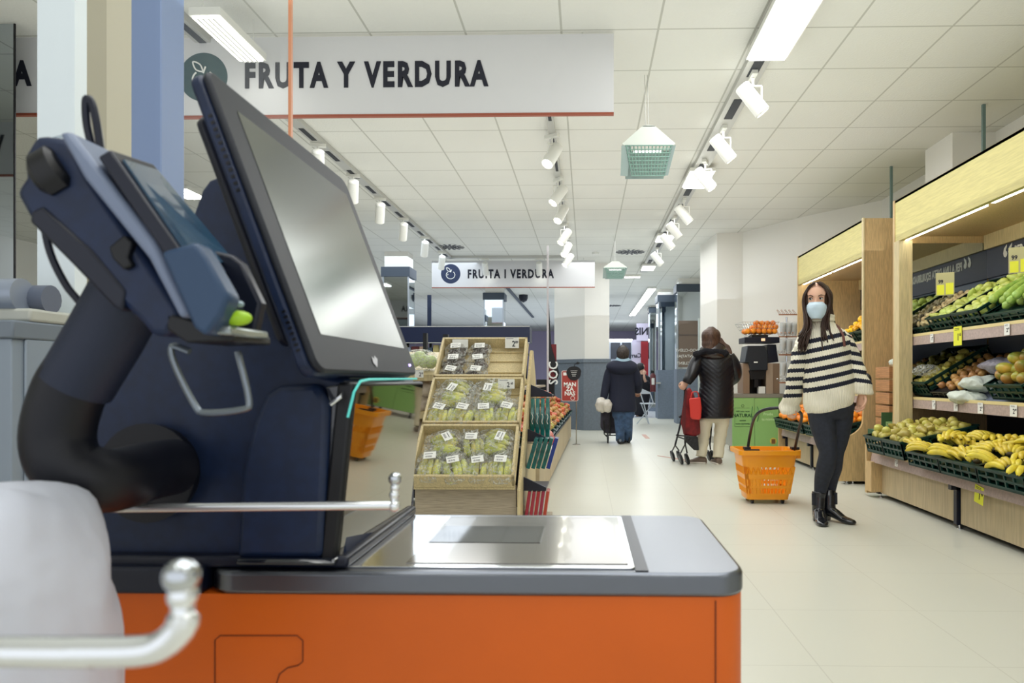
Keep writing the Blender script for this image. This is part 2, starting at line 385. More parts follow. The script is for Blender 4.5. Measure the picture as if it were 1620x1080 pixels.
# spotlights
def make_spot():
    t = thing('track_spotlight', 'white spotlight', 'spotlight')
    obj('adapter', B().box(-.02, .02, -.07, .07, -.03, 0).tube([(0, 0, -.03), (0, 0, -.09)], .009, 8), wh, t)
    obj('yoke', B().tube([(.062, 0, -.09), (.062, 0, -.2)], .006, 6).tube([(-.062, 0, -.09), (-.062, 0, -.2)], .006, 6).tube([(-.062, 0, -.09), (.062, 0, -.09)], .006, 6), wh, t)
    M = Matrix.Translation((0, 0, -.19)) @ Matrix.Rotation(R(38), 4, 'Y')
    h = obj('lamp_head', B().lathe([(.045, .13), (.055, .12), (.056, -.11), (.05, -.115), (.045, -.1)], 20, M=M), wh, t)
    obj('lens', B().lathe([(.0, -.095), (.044, -.095), (.044, -.1), (.0, -.1)], 16, M=M), lampm, h)
    return t
sk = Kind(make_spot())
def spot(x, y, label, rz=0): return sk.put((x, y, CZ-.046), (0, 0, rz), label, 'track spotlights')
ords = ['nearest', 'second nearest', 'third nearest', 'fourth nearest', 'fifth nearest', 'sixth nearest', 'seventh nearest', 'eighth nearest']
for i, y in enumerate((5.15, 6.25, 7.2, 8.75, 9.7, 10.5, 12.0)):
    spot(trx, y, 'white cylindrical spotlight on the right ceiling track, %s of its row' % ords[i], R((180, 180, 160, 180, 190, 170, 180)[i]))
for i, y in enumerate((6.4, 7.8, 8.7, 10.1, 11.1, 12.1)):
    spot(-.30, y, 'white spotlight on the middle ceiling track, %s of its row' % ords[i], R(35 if i % 2 else 55))
for i, y in enumerate((5.4, 6.6, 7.6, 8.6, 9.7, 11.0, 12.3)):
    spot(-2.46, y, 'white spotlight on the left ceiling track, %s of its row' % ords[i], R(-70))
spot(WX(768, 13.0), 13.0, 'left spotlight hanging before the lettering of the smaller sign', R(-90))
spot(WX(853, 13.0), 13.0, 'right spotlight hanging before the lettering of the smaller sign', R(-90))
sk.end()
# pendants
shade = mat('pendant_shade', (214, 220, 210), .4)
shadei = mat('pendant_side', (150, 166, 160), .3, .3)
grill = mat('pendant_grille', (128, 160, 148), .3, .2)
def pendant(label, px, Y, pyt, pyb, wpx):
    c = W(px, pyt, Y); zb = W(px, pyb, Y).z; x = c.x; zt = c.z; hw = wpx/2/F*Y
    t = thing('pendant_lamp', label, 'lamp', (x, Y, zb))
    obj('cable', B().tube([(x-.01, Y, zt), (x-.02, Y, CZ)], .0025, 5).tube([(x+.01, Y, zt), (x, Y, CZ)], .0025, 5), trk, t)
    zm = zt-(zt-zb)*.38; zr = zt-(zt-zb)*.42
    prof = [(x-hw*.22, zt-.005), (x-hw*.1, zt), (x+hw*.1, zt), (x+hw*.22, zt-.005), (x+hw*.95, zm), (x+hw*.9, zm-.012), (x-hw*.9, zm-.012), (x-hw*.95, zm)]
    d = hw*.62
    obj('shade', B().prism(prof, 'y', Y-d, Y-d+.012).prism([(x-hw*.22, zt-.005), (x+hw*.22, zt-.005), (x+hw*.22, zt-.01), (x-hw*.22, zt-.01)], 'y', Y-d, Y+d)
        .add([(x-hw*.22, Y-d, zt-.005), (x-hw*.22, Y+d, zt-.005), (x-hw*.95, Y+d, zm), (x-hw*.95, Y-d, zm)], [(0, 1, 2, 3)])
        .add([(x+hw*.22, Y-d, zt-.005), (x+hw*.22, Y+d, zt-.005), (x+hw*.95, Y+d, zm), (x+hw*.95, Y-d, zm)], [(3, 2, 1, 0)]), shade, t, smooth=0)
    # slanted tray of the grille
    yb = Y+d+.08
    b = B(); n = 12
    for k in range(n+1):
        s_ = -1+2*k/n; b.tube([(x+s_*hw*.8, Y-d, zr), (x+s_*hw*.58+.0, Y-d+.05, zb)], .0045, 5)
    for k in range(9):
        q = k/8; b.tube([(x-hw*(.85-.25*q), Y-d+.05*q, zr+(zb-zr)*q), (x+hw*(.85-.25*q), Y-d+.05*q, zr+(zb-zr)*q)], .0045, 5)
    obj('grille', b, grill, t)
    obj('side_panel', B().add([(x-hw*.97, Y-d, zr), (x-hw*.62, Y-d+.01, zr), (x-hw*.75, Y-d+.06, zb), (x-hw*1.0, Y-d+.05, zb)], [(0, 1, 2, 3)])
        .add([(x+hw*.97, Y-d, zr), (x+hw*.78, Y-d+.01, zr), (x+hw*.5, Y-d+.06, zb), (x+hw*.72, Y-d+.05, zb)], [(3, 2, 1, 0)])
        .add([(x-hw*.8, Y-d+.12, zr), (x+hw*.8, Y-d+.12, zr), (x+hw*.6, Y-d+.14, zb), (x-hw*.8, Y-d+.14, zb)], [(0, 1, 2, 3)]), shadei, t, smooth=0, solid=.006)
    obj('tube', B().tube([(x-hw*.5, Y, zr-.01), (x+hw*.5, Y, zr-.01)], .012, 8), lampd, t)
pendant('larger hanging lamp with angular shade and grille, right of the large sign', 1024, 5.27, 207, 282, 86)
pendant('smaller hanging lamp with grille, beside the white column', 973, 11.2, 414, 441, 39)
# vents
vm = mat('vent_dark', (60, 62, 66), .5)
def vent(label, px, py, rad=.27):
    Yv = 2.2*F/(598-py); c = W(px, py, Yv)
    t = thing('ceiling_vent', label, 'vent', (c.x, Yv, CZ-.01), 'round ceiling vents')
    obj('plate', B().lathe([(rad, -.008), (rad+.01, 0)], 28, loc=(c.x, Yv, CZ-.001)), wh, t)
    b = B()
    for k in range(16):
        a = k*math.pi/8; M = Matrix.Translation((c.x, Yv, CZ-.012)) @ Matrix.Rotation(a, 4, 'Z')
        b.box(rad*.12, rad*.45, -.012, .012, -.002, .002, M)
        M = Matrix.Translation((c.x, Yv, CZ-.012)) @ Matrix.Rotation(a+.2, 4, 'Z')
        b.box(rad*.5, rad*.93, -.018, .018, -.002, .002, M)
    obj('slots', b, vm, t, smooth=0)
vent('round vent beside the far end of the left track', 711, 389)
vent('round vent between the two pendant lamps', 997, 398)
vent('small far round vent over the passage', 968, 483, .3)
b = B().lathe([(.05, -.03), (.06, -.01), (.06, 0)], 16, loc=(W(942, 400, 12.7).x, 12.7, CZ-.001))
obj('smoke_detector', b, wh, label='small white smoke detector left of the round vent', cat='smoke detector', base=True)
Yc = 2.2*F/(598-466)
b = B().lathe([(.01, -.2), (.09, -.16), (.12, -.09), (.12, 0)], 16, loc=(W(828, 468, Yc).x, Yc, CZ-.001))
obj('dome_camera', b, navy2, label='dark dome camera under the smaller sign', cat='security camera', base=True)
b = B().box(WX(810, 19), WX(815, 19), 15, 26, CZ-.03, CZ-.001)
obj('air_slot', b, band, label='long dark slot in the far ceiling below the smaller sign', cat='vent', base=True, smooth=0)
# ---------------------------------------------------------------- hanging signs
signm = mat('sign_board', (212, 212, 212), .45)
signm2 = mat('sign_board_far', (212, 212, 212), .45)
sienna = mat('sienna_strip', (150, 78, 56), .5)
circ = mat('sign_roundel', (40, 74, 76), .5)
circn = mat('sign_roundel_navy', (26, 42, 76), .5)
def apple_icon(c, r, y):
    b = B(); pts = []
    for k in range(25):
        a = R(90+40)+R(280)*k/24
        pts.append((c.x+.42*r*math.cos(a)*1.05, y, c.z-.12*r+.42*r*math.sin(a)*.95))
    b.tube(pts, .035*r, 5)
    b.tube([(c.x, y, c.z+.15*r), (c.x+.1*r, y, c.z+.42*r)], .035*r, 5)
    lf = [(c.x, y, c.z+.2*r), (c.x-.3*r, y, c.z+.3*r), (c.x-.42*r, y, c.z+.62*r), (c.x-.12*r, y, c.z+.5*r), (c.x, y, c.z+.2*r)]
    b.tube(smoothpath(lf, 5), .032*r, 5)
    b.tube([(c.x-.25*r, y, c.z), (c.x-.3*r, y, c.z-.15*r)], .03*r, 5)
    return b
def sign(label, Y, xl, xr, pyt, pyb, txt, tpx, tpy, hpx, tw, roundel, bm, cm):
    zt, zb = W(0, pyt, Y).z, W(0, pyb, Y).z
    zt = W((xl+xr)/2, pyt, Y).z; zb = W((xl+xr)/2, pyb, Y).z
    X0, X1 = WX(xl, Y), WX(xr, Y)
    t = thing('hanging_sign', label, 'sign', ((X0+X1)/2, Y, zb))
    obj('board', B().box(X0, X1, Y, Y+.02, zb, zt), bm, t, smooth=0)
    obj('bottom_strip', B().box(X0, X1, Y-.004, Y+.024, zb-.014, zb+.002), sienna, t, smooth=0)
    obj('hanger', B().tube([(X0+.2, Y+.01, zt), (X0+.2, Y+.01, CZ)], .003, 5).tube([(X1-.2, Y+.01, zt), (X1-.2, Y+.01, CZ)], .003, 5), trk, t)
    c0 = W(tpx, tpy, Y); capm = hpx/F*Y; size = capm/.70
    b = text_b(txt, size, .002, size*.042, 1, 1.25, 'LEFT')
    wd = max(v.x for v in b.v)-min(v.x for v in b.v); mn = min(v.x for v in b.v)
    want = tw/F*Y; k = want/wd; ky = capm/(max(v.y for v in b.v)-min(v.y for v in b.v))
    bb = B().add([((v.x-mn)*k, v.y*ky, v.z) for v in b.v], b.f, face_y(c0.x, Y-.003, c0.z))
    obj('lettering', bb, inkm, t, smooth=0)
    bk = B().add([((v.x-mn)*k, v.y*ky, v.z) for v in b.v], b.f, face_back(X1-(c0.x-X0), Y+.023, c0.z))
    obj('lettering_on_back', bk, inkm, t, smooth=0)
    if roundel:
        rc = W(roundel[0], roundel[1], Y); rr = roundel[2]/F*Y
        obj('roundel', B().lathe([(rr, -.003), (rr, .0)], 40, M=Matrix.Translation((rc.x, Y-.001, rc.z)) @ Matrix.Rotation(R(90), 4, 'X')), cm, t, smooth=0)
        obj('apple_emblem', apple_icon(rc, rr, Y-.005), paper, t)
sign('large FRUTA Y VERDURA sign hanging at the top left', 4.6, 238, 971, 57, 181, 'FRUTA Y VERDURA', 388, 122, 42, 390, (322, 122, 39), signm, circ)
sign('smaller FRUITA I VERDURA sign hanging in the distance', 13.25, 683, 941, 412, 454, 'FRUITA I VERDURA', 740, 434, 14.5, 137, (713, 433, 15.5), signm2, circn)
sign('partly hidden sign at the far left edge, only its final A visible', 4.6, -520, 232, 57, 181, 'FRUITA I VERDURA', -350, 122, 42, 418, None, signm, circ)
sign('sign near the left wall, seen only as a reflection in the tall mirror', 2.67, -1711, -682, -333, -121, 'FRUITA I VERDURA', -1604, -217, 72, 738, None, signm, circ)
# ---------------------------------------------------------------- self checkout in the foreground
orange = mat('orange_laminate', (216, 98, 12), .42, var=(3, .05))
YF, YB = .82, 1.17
ZC = W(700, 905, YF).z; ZL = W(700, 943, YF).z
XR = WX(1183, YF); XS = WX(320, YF); XL = WX(60, YF)
t = thing('self_checkout', 'orange self-checkout till with navy housing and steel scanner top in the foreground', 'self-checkout', ((XL+XR)/2, 1.0, 0))
r = .035
poly = [p for p in rrect(XL, XR, YF+.004, YB-.004, r, 6)]
obj('cabinet_body', B().prism(poly, 'z', .02, ZL), orange, t)
seam = mat('seam_shadow', (120, 46, 8), .6)
sx = WX(1133, YF)
b = B().box(sx-.0008, sx+.0008, YF+.003, YF+.0045, .02, ZL-.004)
obj('panel_seam', b, seam, t, smooth=0)
pp = [(340, 1085), (340, 1012), (348, 1005), (470, 1005), (479, 1013), (479, 1046), (472, 1052), (455, 1056), (442, 1066), (436, 1085)]
obj('access_flap', B().tube([W(a, c, YF+.0035) for a, c in pp], .0008, 5), seam, t)
# steel top with lip
b = B().prism([(x, y) for x, y in rrect(XS, XR+.001, YF, YB, r, 6) if x > XS+.04 or True], 'z', ZL, ZC)
obj('steel_top', b, mat('kiosk_steel', (116, 120, 128), .3, 1, bump=(40, .03), stretch=(1, 30, 1)), t, bevel=.005)
b = B().prism([(XL, YF-.001), (XS-.001, YF-.001), (XS-.001, YB), (XL, YB)], 'z', ZL, ZC+.004)
b.prism([(XL, YF+.012), (WX(545, YF), YF+.012), (WX(545, YF), YB), (XL, YB)], 'z', ZC, ZC+.014)
obj('rear_ledge', b, navy2, t, bevel=.004)
zt = ZC
glassd = mat('scanner_glass', (96, 92, 86), .05, coat=1, spec=.9, metal=.55)
px0 = WX(545, YF+.02); px1 = WX(1003, YF+.02)
obj('scanner_bed_frame', B().prism(rrect(px0-.002, px1+.001, YF+.016, YB-.022, .006, 3), 'z', zt, zt+.0022), chrome, t, bevel=.0008)
obj('scanner_plate', B().box(px0+.07, px1-.006, YF+.03, YB-.034, zt+.0022, zt+.0032), mat('scanner_bed', (130, 126, 118), .16, .9, coat=.3), t, smooth=0)
obj('scan_window', B().box(WX(690, 1.0), WX(858, 1.0), .955, 1.06, zt+.0033, zt+.0038), mat('scan_window', (90, 88, 84), .05, .8), t, smooth=0)
obj('bed_gap', B().box(px1+.001, px1+.016, YF+.008, YB-.01, zt+.0004, zt+.0012), navy2, t, smooth=0)
# tower with vertical scanner window
XT = WX(545, YF)-.004
def ppoly(pts, Y): return [(W(a, c, Y).x, W(a, c, Y).z) for a, c in pts]
hous = ppoly([(345, 278), (372, 284), (500, 590), (545, 600), (545, 884), (88, 884), (112, 790), (160, 600), (255, 430), (296, 402), (290, 380), (318, 300), (330, 284)], YF+.03)
obj('rear_housing', B().prism(hous, 'y', YF+.03, YB+.03), navy, t, bevel=.006)
tow = ppoly([(372, 884), (380, 740), (400, 665), (418, 622), (440, 610), (500, 606), (520, 640), (510, 884)], YF+.008)
obj('scanner_tower', B().prism(tow, 'y', YF+.008, YB), navy, t, bevel=.008)
tow2 = ppoly([(508, 886), (520, 640), (514, 612), (545, 606), (556, 606), (532, 886)], YF+.018)
obj('tower_side', B().prism(tow2, 'y', YF+.018, YB-.004), mat('gloss_navy', (12, 18, 34), .1, coat=1), t, bevel=.002)
# vertical window (leaning very slightly)
A = W(531, 893, YF+.012); Bq = W(560, 604, YF+.012); C_ = W(660, 603, YB); D_ = W(650, 808, YB)
C_ = D_+(Bq-A)*((C_.z-D_.z)/(Bq.z-A.z))
n_ = Vector((1, 0, .03)).normalized()
def quad_slab(pts, th, nn): return B().hexa([p for p in pts]+[p-nn*th for p in pts])
obj('window_frame', quad_slab([A, D_, C_, Bq], .02, n_), black, t, bevel=.004)
def ins(pts, k):
    c = sum(pts, Vector())/len(pts); return [p+(c-p)*k+n_*.0012 for p in pts]
wp = ins([A, D_, C_, Bq], .05)
obj('scanner_window', quad_slab(wp, .001, n_), mat('scanner_window_glass', (150, 146, 132), .03, 1), t, smooth=0)
teal = mat('teal_light_strip', (90, 200, 190), em=.5)
obj('status_light', B().tube([W(546, 660, YF+.012)+n_*.003, W(556, 620, YF+.012)+n_*.003, W(566, 603, YF+.02)+n_*.003, W(580, 600, YF+.06)+n_*.003, W(656, 599, YB)+n_*.003], .0016, 6), teal, t)
b = B().add_b(B().box(WX(378, YF)-.005, WX(530, YF), YF-.0005, YF+.03, ZC+.006, ZC+.014)); obj('foot_clip', b, mat('gloss_black', (18, 22, 32), .12, coat=1), t, bevel=.004)
obj('handle_glint', B().tube([W(522, 640, .815), W(538, 628, .82), W(541, 622, .83)], .0026, 8), chrome, t)
# monitor
Yn, Yf = .74, 1.19
bl = W(500, 590, Yn); tl = W(318, 104, Yn); br = W(658, 592, Yf); tr = W(545, 284, Yf)
br = Vector((bl.x+.002, Yf, bl.z)); tr = Vector((tl.x+.002, Yf, tl.z))
# keep the measured far edge
br = W(658, 594, Yf); tr = W(548, 286, Yf); tr = br+(tl-bl)*((tr.z-br.z)/(tl.z-bl.z))
ex = (br-bl).normalized(); ez = (tl-bl).normalized(); n = ex.cross(ez).normalized()
if n.x < 0: n = -n
Mm = t
def mp(u, v, d=0):   # u along depth, v up, d in front
    lo = bl+(br-bl)*u; hi = tl+(tr-tl)*u
    return lo+(hi-lo)*v+n*d
def mslab(u0, u1, v0, v1, d0, d1, rad=.03, k=5):
    poly = rrect(u0, u1, v0, v1, rad, k)
    return B().loft([[mp(u, v, d0) for u, v in poly], [mp(u, v, d1) for u, v in poly]])
scr = obj('monitor', mslab(0, 1, 0, 1, -.018, -.004, .05), navy, Mm, bevel=.004)
obj('monitor_bezel', mslab(0, 1, 0, 1, -.004, .004, .05), mat('bezel_grey', (40, 43, 50), .5, spec=.3), scr, bevel=.0035)
obj('monitor_screen', mslab(.10, .93, .13, .90, .004, .0046, .005), mat('screen_glass', (84, 90, 84), .16, .9), scr, smooth=0)
b = B()
for k in range(12):
    v = .60+.022*k; b.add_b(B().hexa([mp(-.002, v, -.007), mp(.002, v, -.016), mp(.002, v+.01, -.016), mp(-.002, v+.01, -.007), mp(.01, v, -.007), mp(.01, v, -.016), mp(.01, v+.01, -.016), mp(.01, v+.01, -.007)]))
obj('vent_slots', b, black, scr, smooth=0); b = B()
for k in range(8):
    v = .08+.018*k; b.add_b(B().hexa([mp(-.002, v, -.007), mp(.002, v, -.016), mp(.002, v+.008, -.016), mp(-.002, v+.008, -.007), mp(.01, v, -.007), mp(.01, v, -.016), mp(.01, v+.008, -.016), mp(.01, v+.008, -.007)]))
obj('vent_slots', b, black, scr, smooth=0)
obj('rear_bulge', mslab(.04, .9, .12, .90, -.036, -.018, .04), navy2, scr, bevel=.01)
obj('power_light', B().ball(mp(.91, .045, .005), .0022), mat('led_violet', (200, 180, 255), em=3), scr)
obj('maker_mark', B().add([mp(.46, .045, .005), mp(.485, .025, .005), mp(.52, .06, .005), mp(.50, .075, .005), mp(.485, .06, .005), mp(.47, .07, .005)], [(0, 1, 2, 3, 4, 5)]), mat('mark_grey', (190, 190, 196), .4), scr, smooth=0)
neck = B().box(bl.x-.07, bl.x-.012, .88, 1.12, W(0, 640, .82).z-.02, bl.z+.03); obj('monitor_neck', neck, black, t, bevel=.006)
# card terminal arm
tubem = mat('arm_rubber', (30, 38, 58), .5, bump=(200, .05)); tubed = mat('arm_dark', (10, 12, 22), .45)
ar = thing('card_terminal_stand', 'navy curved arm carrying the card terminal on the left of the till', 'stand', tuple(W(262, 738, YF+.03)))
obj('base_flange', B().lathe([(.058, -.018), (.055, .0)], 32, M=Matrix.Translation(W(245, 745, YF+.03)) @ Matrix.Rotation(R(90), 4, 'X') @ Matrix.Scale(-1, 4, (0, 0, 1))), tubed, ar)
path = smoothpath([tuple(W(275, 738, .80)), tuple(W(235, 745, .76)), tuple(W(170, 760, .69)), tuple(W(112, 742, .67)), tuple(W(92, 690, .67)), tuple(W(112, 615, .67)), tuple(W(145, 570, .67))], 6)
obj('lower_elbow', B().tube(path, .031, 22), tubed, ar)
obj('upper_tube', B().tube([W(120, 610, .67), W(165, 535, .67), W(222, 432, .67)], [.0325, .033, .033], 24), tubem, ar)
obj('joint_screw', B().ball(W(182, 462, .64), .006), navy, ar)
term = thing('card_terminal', 'tilted navy card payment terminal with a privacy hood on the arm', 'card terminal', tuple(W(230, 380, .66)))
def pr(pts, y0, y1): return B().prism(ppoly(pts, (y0+y1)/2), 'y', y0, y1)
obj('cradle', pr([(84, 324), (99, 302), (97, 270), (116, 238), (165, 244), (195, 300), (330, 500), (312, 536), (286, 536), (268, 514), (236, 484), (160, 408), (104, 360)], .60, .69), navy, term, bevel=.006)
obj('cradle_rear', pr([(106, 350), (122, 342), (196, 408), (246, 468), (240, 500), (228, 494), (160, 424), (102, 366)], .598, .682), navy2, term, bevel=.003)
sidef = obj('body', pr([(158, 240), (176, 238), (300, 398), (352, 505), (336, 512), (290, 424), (196, 308)], .585, .69), mat('terminal_highlight', (120, 132, 156), .3), term, bevel=.004)  # narrow pale strip; the side highlight is put into its colour
# screen face: quad towards up-right
s0 = [W(168, 240, .583), W(305, 440, .583), W(378, 432, .70), W(236, 262, .70)]
nn = (s0[1]-s0[0]).cross(s0[3]-s0[0]).normalized()
if nn.z < 0: nn = -nn
def slab(p, th): return B().hexa([q for q in p]+[q-nn*th for q in p])
obj('top_face', slab([p+nn*.004 for p in s0], .012), navy2, sidef, bevel=.002)
cc = sum(s0, Vector())/4
obj('display', slab([p+(cc-p)*.16+nn*.006 for p in s0], .002), mat('terminal_display', (44, 78, 104), .25, coat=.6), sidef, smooth=0)
obj('latch_recess', pr([(176, 392), (200, 372), (214, 384), (206, 408), (214, 420), (200, 428), (182, 410)], .594, .602), black, term, bevel=.002)
hood = obj('privacy_hood', pr([(266, 402), (322, 386), (338, 410), (372, 470), (362, 500), (338, 534), (318, 520)], .575, .60), mat('hood_navy', (46, 70, 100), .4), term, bevel=.004)
obj('hood_far_side', pr([(318, 392), (372, 405), (388, 418), (418, 480), (408, 528), (392, 540), (372, 500)], .66, .675), navy2, hood, bevel=.003)
obj('hood_floor', pr([(300, 500), (400, 530), (402, 543), (330, 545), (300, 525)], .60, .672), black, hood, bevel=.002)
obj('keypad', B().add_b(B().hexa([W(330, 440, .61), W(362, 500, .61), W(392, 500, .66), W(362, 440, .66)]+[p-nn*.004 for p in (W(330, 440, .61), W(362, 500, .61), W(392, 500, .66), W(362, 440, .66))])), mat('keypad_dark', (30, 36, 46), .3), term, smooth=0)
b = B()
for k in range(4): b.ball(tuple(W(352+9*k, 448+11*k, .615)), (.004, .004, .003), 8, 6)
obj('keys', b, mat('key_grey', (150, 170, 180), .3), term)
obj('green_key', B().ball(tuple(W(375, 503, .60)), (.013, .008, .0065), 12, 8), mat('lime_key', (150, 190, 40), .3, em=.2), term)
obj('card_slot', pr([(352, 515), (396, 520), (398, 534), (352, 532)], .588, .66), mat('slot_silver', (150, 158, 156), .25, .7), term, bevel=.002)
obj('wire_rest', B().tube(smoothpath([tuple(W(a, c, .66)) for a, c in ((300, 556), (272, 548), (278, 580), (308, 640), (326, 653), (384, 647), (394, 632), (376, 556))], 4), .0032, 8), mat('wire_steel', (128, 136, 142), .25, .9), term)
gp = obj('handset_grip', B().tube([W(56, 284, .60), W(66, 278, .60), W(92, 263, .60), W(98, 259, .60)], [(.006, .012), (.012, .02), (.012, .02), (.008, .014)], 14), black, term)
obj('grip_arm', B().tube([W(66, 292, .62), W(76, 312, .62), W(100, 335, .62)], .006, 8), navy, term)
cab = B().tube(smoothpath([tuple(W(a, c, .66)) for a, c in ((66, 300), (68, 340), (80, 400), (104, 450), (128, 482), (122, 500), (112, 520))], 5), .0035, 8)
obj('cable', cab, navy2, term)
obj('cable_loop', B().tube(smoothpath([tuple(W(a, c, .63)) for a, c in ((148, 240), (138, 200), (136, 160), (144, 160), (152, 190), (160, 240), (166, 262))], 5), .0034, 8), navy2, term)
obj('lens_ring', B().tube([tuple(W(105+55*math.cos(R(a)), 270+55*math.sin(R(a)), .70)) for a in range(-185, 20, 8)], .0016, 6), mat('clear_ring', (190, 206, 216), .2, alpha=.5), term)
# chrome bag bars
rk = thing('bag_rack', 'chrome bag-holder bars in front of the self-checkout', 'bag rack', (-.95, .5, 0))
chr2 = mat('chrome_pale', (240, 243, 245), .2, .85)
yb, yf = .74, .27
def seg(px, py, Y): return tuple(W(px, py, Y))
p = smoothpath([(-.95, yf, W(0, 1030, yf).z), (-.6, yf, W(0, 1030, yf).z), seg(0, 1031, yf), seg(120, 1031, yf), seg(225, 1029, yf), seg(262, 1017, yf), seg(285, 995, yf), seg(290, 975, yf)], 5)
a_ = obj('front_bar', B().tube(p, .0058, 14), chr2, rk)
obj('upright', B().tube([seg(290, 985, yf), seg(288, 935, yf)], [.0045, .0038], 12).ball(seg(290, 985, yf), .0058).ball(seg(289, 942, yf), .0056), chr2, a_)
obj('ball_end', B().ball(seg(287, 911, yf), .0068, 18, 12), mat('ball_chrome', (200, 205, 210), .1, 1), a_)
a_ = obj('rear_bar', B().tube([(-.95, yb, W(0, 806, yb).z), seg(60, 805, yb), seg(622, 799, yb)], .0046, 12).tube([seg(55, 823, yb), seg(155, 822, yb)], .0038, 10), chr2, rk)
obj('upright', B().tube([seg(624, 800, yb), seg(625, 770, yb)], [.0045, .004], 10).ball(seg(624, 800, yb), .0062).ball(seg(624, 782, yb), .0055).ball(seg(625, 771, yb), .005), chr2, a_)
obj('ball_end', B().ball(seg(625, 757, yb), .0068, 16, 10), mat('ball_chrome', (0, 0, 0)), a_)
obj('clamp', B().tube([seg(45, 806, yb-.02), seg(62, 812, yb-.02)], .013, 12), navy2, rk)
obj('post', B().box(-.99, -.91, .22, .8, .02, .93), steelm, rk, bevel=.005)
# white carrier bag hung on the bars
b = B(); rings = []
prof = [(780, -62, -10), (782, -70, 8), (792, -85, 26), (815, -90, 50), (850, -92, 68), (890, -93, 88), (930, -94, 101), (960, -95, 107), (1000, -96, 113), (1040, -96, 118), (1090, -96, 122), (1400, -90, 112), (1420, -80, 100)]
Yc = .52
for j, (py, l, rr_) in enumerate(prof):
    a0, a1 = WX(l-260, Yc), WX(rr_, Yc); z = W(0, py, Yc).z; cx = (a0+a1)/2; hx = (a1-a0)/2; dy = .13 if j > 2 else .02+.04*j
    rings.append([(cx+hx*(1 if abs(math.cos(q)) > 1 else math.copysign(abs(math.cos(q))**.75, math.cos(q))), Yc+dy*math.sin(q)*(1+.08*math.sin(5*q+j)), z+.004*math.sin(7*q+j*.7)) for q in [2*math.pi*k/40 for k in range(40)]])
b.loft(rings)
obj('carrier_bag', b, mat('white_bag', (206, 210, 222), .55, bump=(9, .5, .03)), sub=1, label='white carrier bag bulging in the lower left corner', cat='bag', base=True)
# posts and screens behind the till
pw = mat('post_white', (226, 236, 240), .45); po = mat('post_beige', (164, 160, 140), .5); pb = mat('post_blue', (134, 154, 192), .45)
t = thing('barrier_post', 'broad white and beige post behind the card terminal', 'post', (WX(88, 1.6), 1.7, 0))
x0, x1 = WX(59, 1.6), WX(118, 1.6)
obj('front_face', B().box(x0, x1, 1.6, 1.64, 0, CZ-.001), pw, t, smooth=0)
obj('side_face', B().box(x0, x1-.001, 1.64, 1.71, 0, CZ-.001), po, t, smooth=0)
obj('rear_face', B().box(x0, x1-.004, 1.71, 1.81, 0, CZ-.001), mat('post_beige2', (190, 186, 166), .5), t, smooth=0)
b = B().box(WX(205, 2.2), WX(255, 2.2), 2.2, 2.33, 0, CZ-.001)
obj('barrier_post', b, pb, label='blue-grey square post left of the till monitor', cat='post', base=True, bevel=.004)
# acrylic screen
acr = mat('clear_acrylic', (240, 246, 246), .02, alpha=.05, spec=.6); edge = mat('orange_edge', (206, 140, 104), .3, em=.05)
t = thing('acrylic_screen', 'clear acrylic screen with an orange edge behind the monitor', 'screen', (WX(370, 2.3), 2.32, 1.2))
xa, xb = WX(283, 2.32), WX(457, 2.32)
obj('pane', B().box(xa, xb, 2.32, 2.325, 0, CZ-.002), acr, t, smooth=0)
obj('edge_strip', B().box(xb, xb+.009, 2.315, 2.33, 0, CZ-.002), edge, t, smooth=0)
b = B().box(WX(865, 6.9), WX(868, 6.9), 6.9, 6.92, 0, W(0, 392, 6.9).z)
obj('divider_post', b, mat('frosted_edge', (200, 196, 200), .3), label='thin pale upright edge standing in front of the smaller sign', cat='post', base=True, smooth=0)
# grey machine at the left edge
t = thing('grey_cabinet', 'grey metal cabinet with a tube lid at the far left edge', 'cabinet', (WX(0, 1.45), 1.5, 0))
x1 = WX(53, 1.45); xm = WX(18, 1.4)
obj('body', B().box(-2.4, xm, 1.4, 1.75, 0, W(0, 535, 1.4).z).box(xm, x1, 1.43, 1.75, 0, W(0, 535, 1.4).z), mat('cab_grey', (136, 148, 160), .4), t, bevel=.004)
obj('top', B().box(-2.4, x1+.002, 1.395, 1.76, W(0, 535, 1.4).z, W(0, 506, 1.4).z), mat('cab_top', (112, 122, 132), .4), t, bevel=.004)
obj('lid', B().box(-2.4, x1+.002, 1.44, 1.75, W(0, 506, 1.4).z, W(0, 484, 1.4).z), mat('cab_lid', (180, 182, 172), .4), t, bevel=.006)
obj('roller', B().tube([(-2.4, 1.46, W(0, 460, 1.4).z), (WX(36, 1.46), 1.46, W(0, 461, 1.4).z)], [.034, .034], 20), mat('roller', (150, 160, 176), .3, .3), t)
obj('roller_end', B().tube([(-2.4, 1.50, W(0, 465, 1.4).z), (x1, 1.50, W(0, 465, 1.4).z)], .03, 16), mat('roller_dark', (96, 104, 120), .5), t)
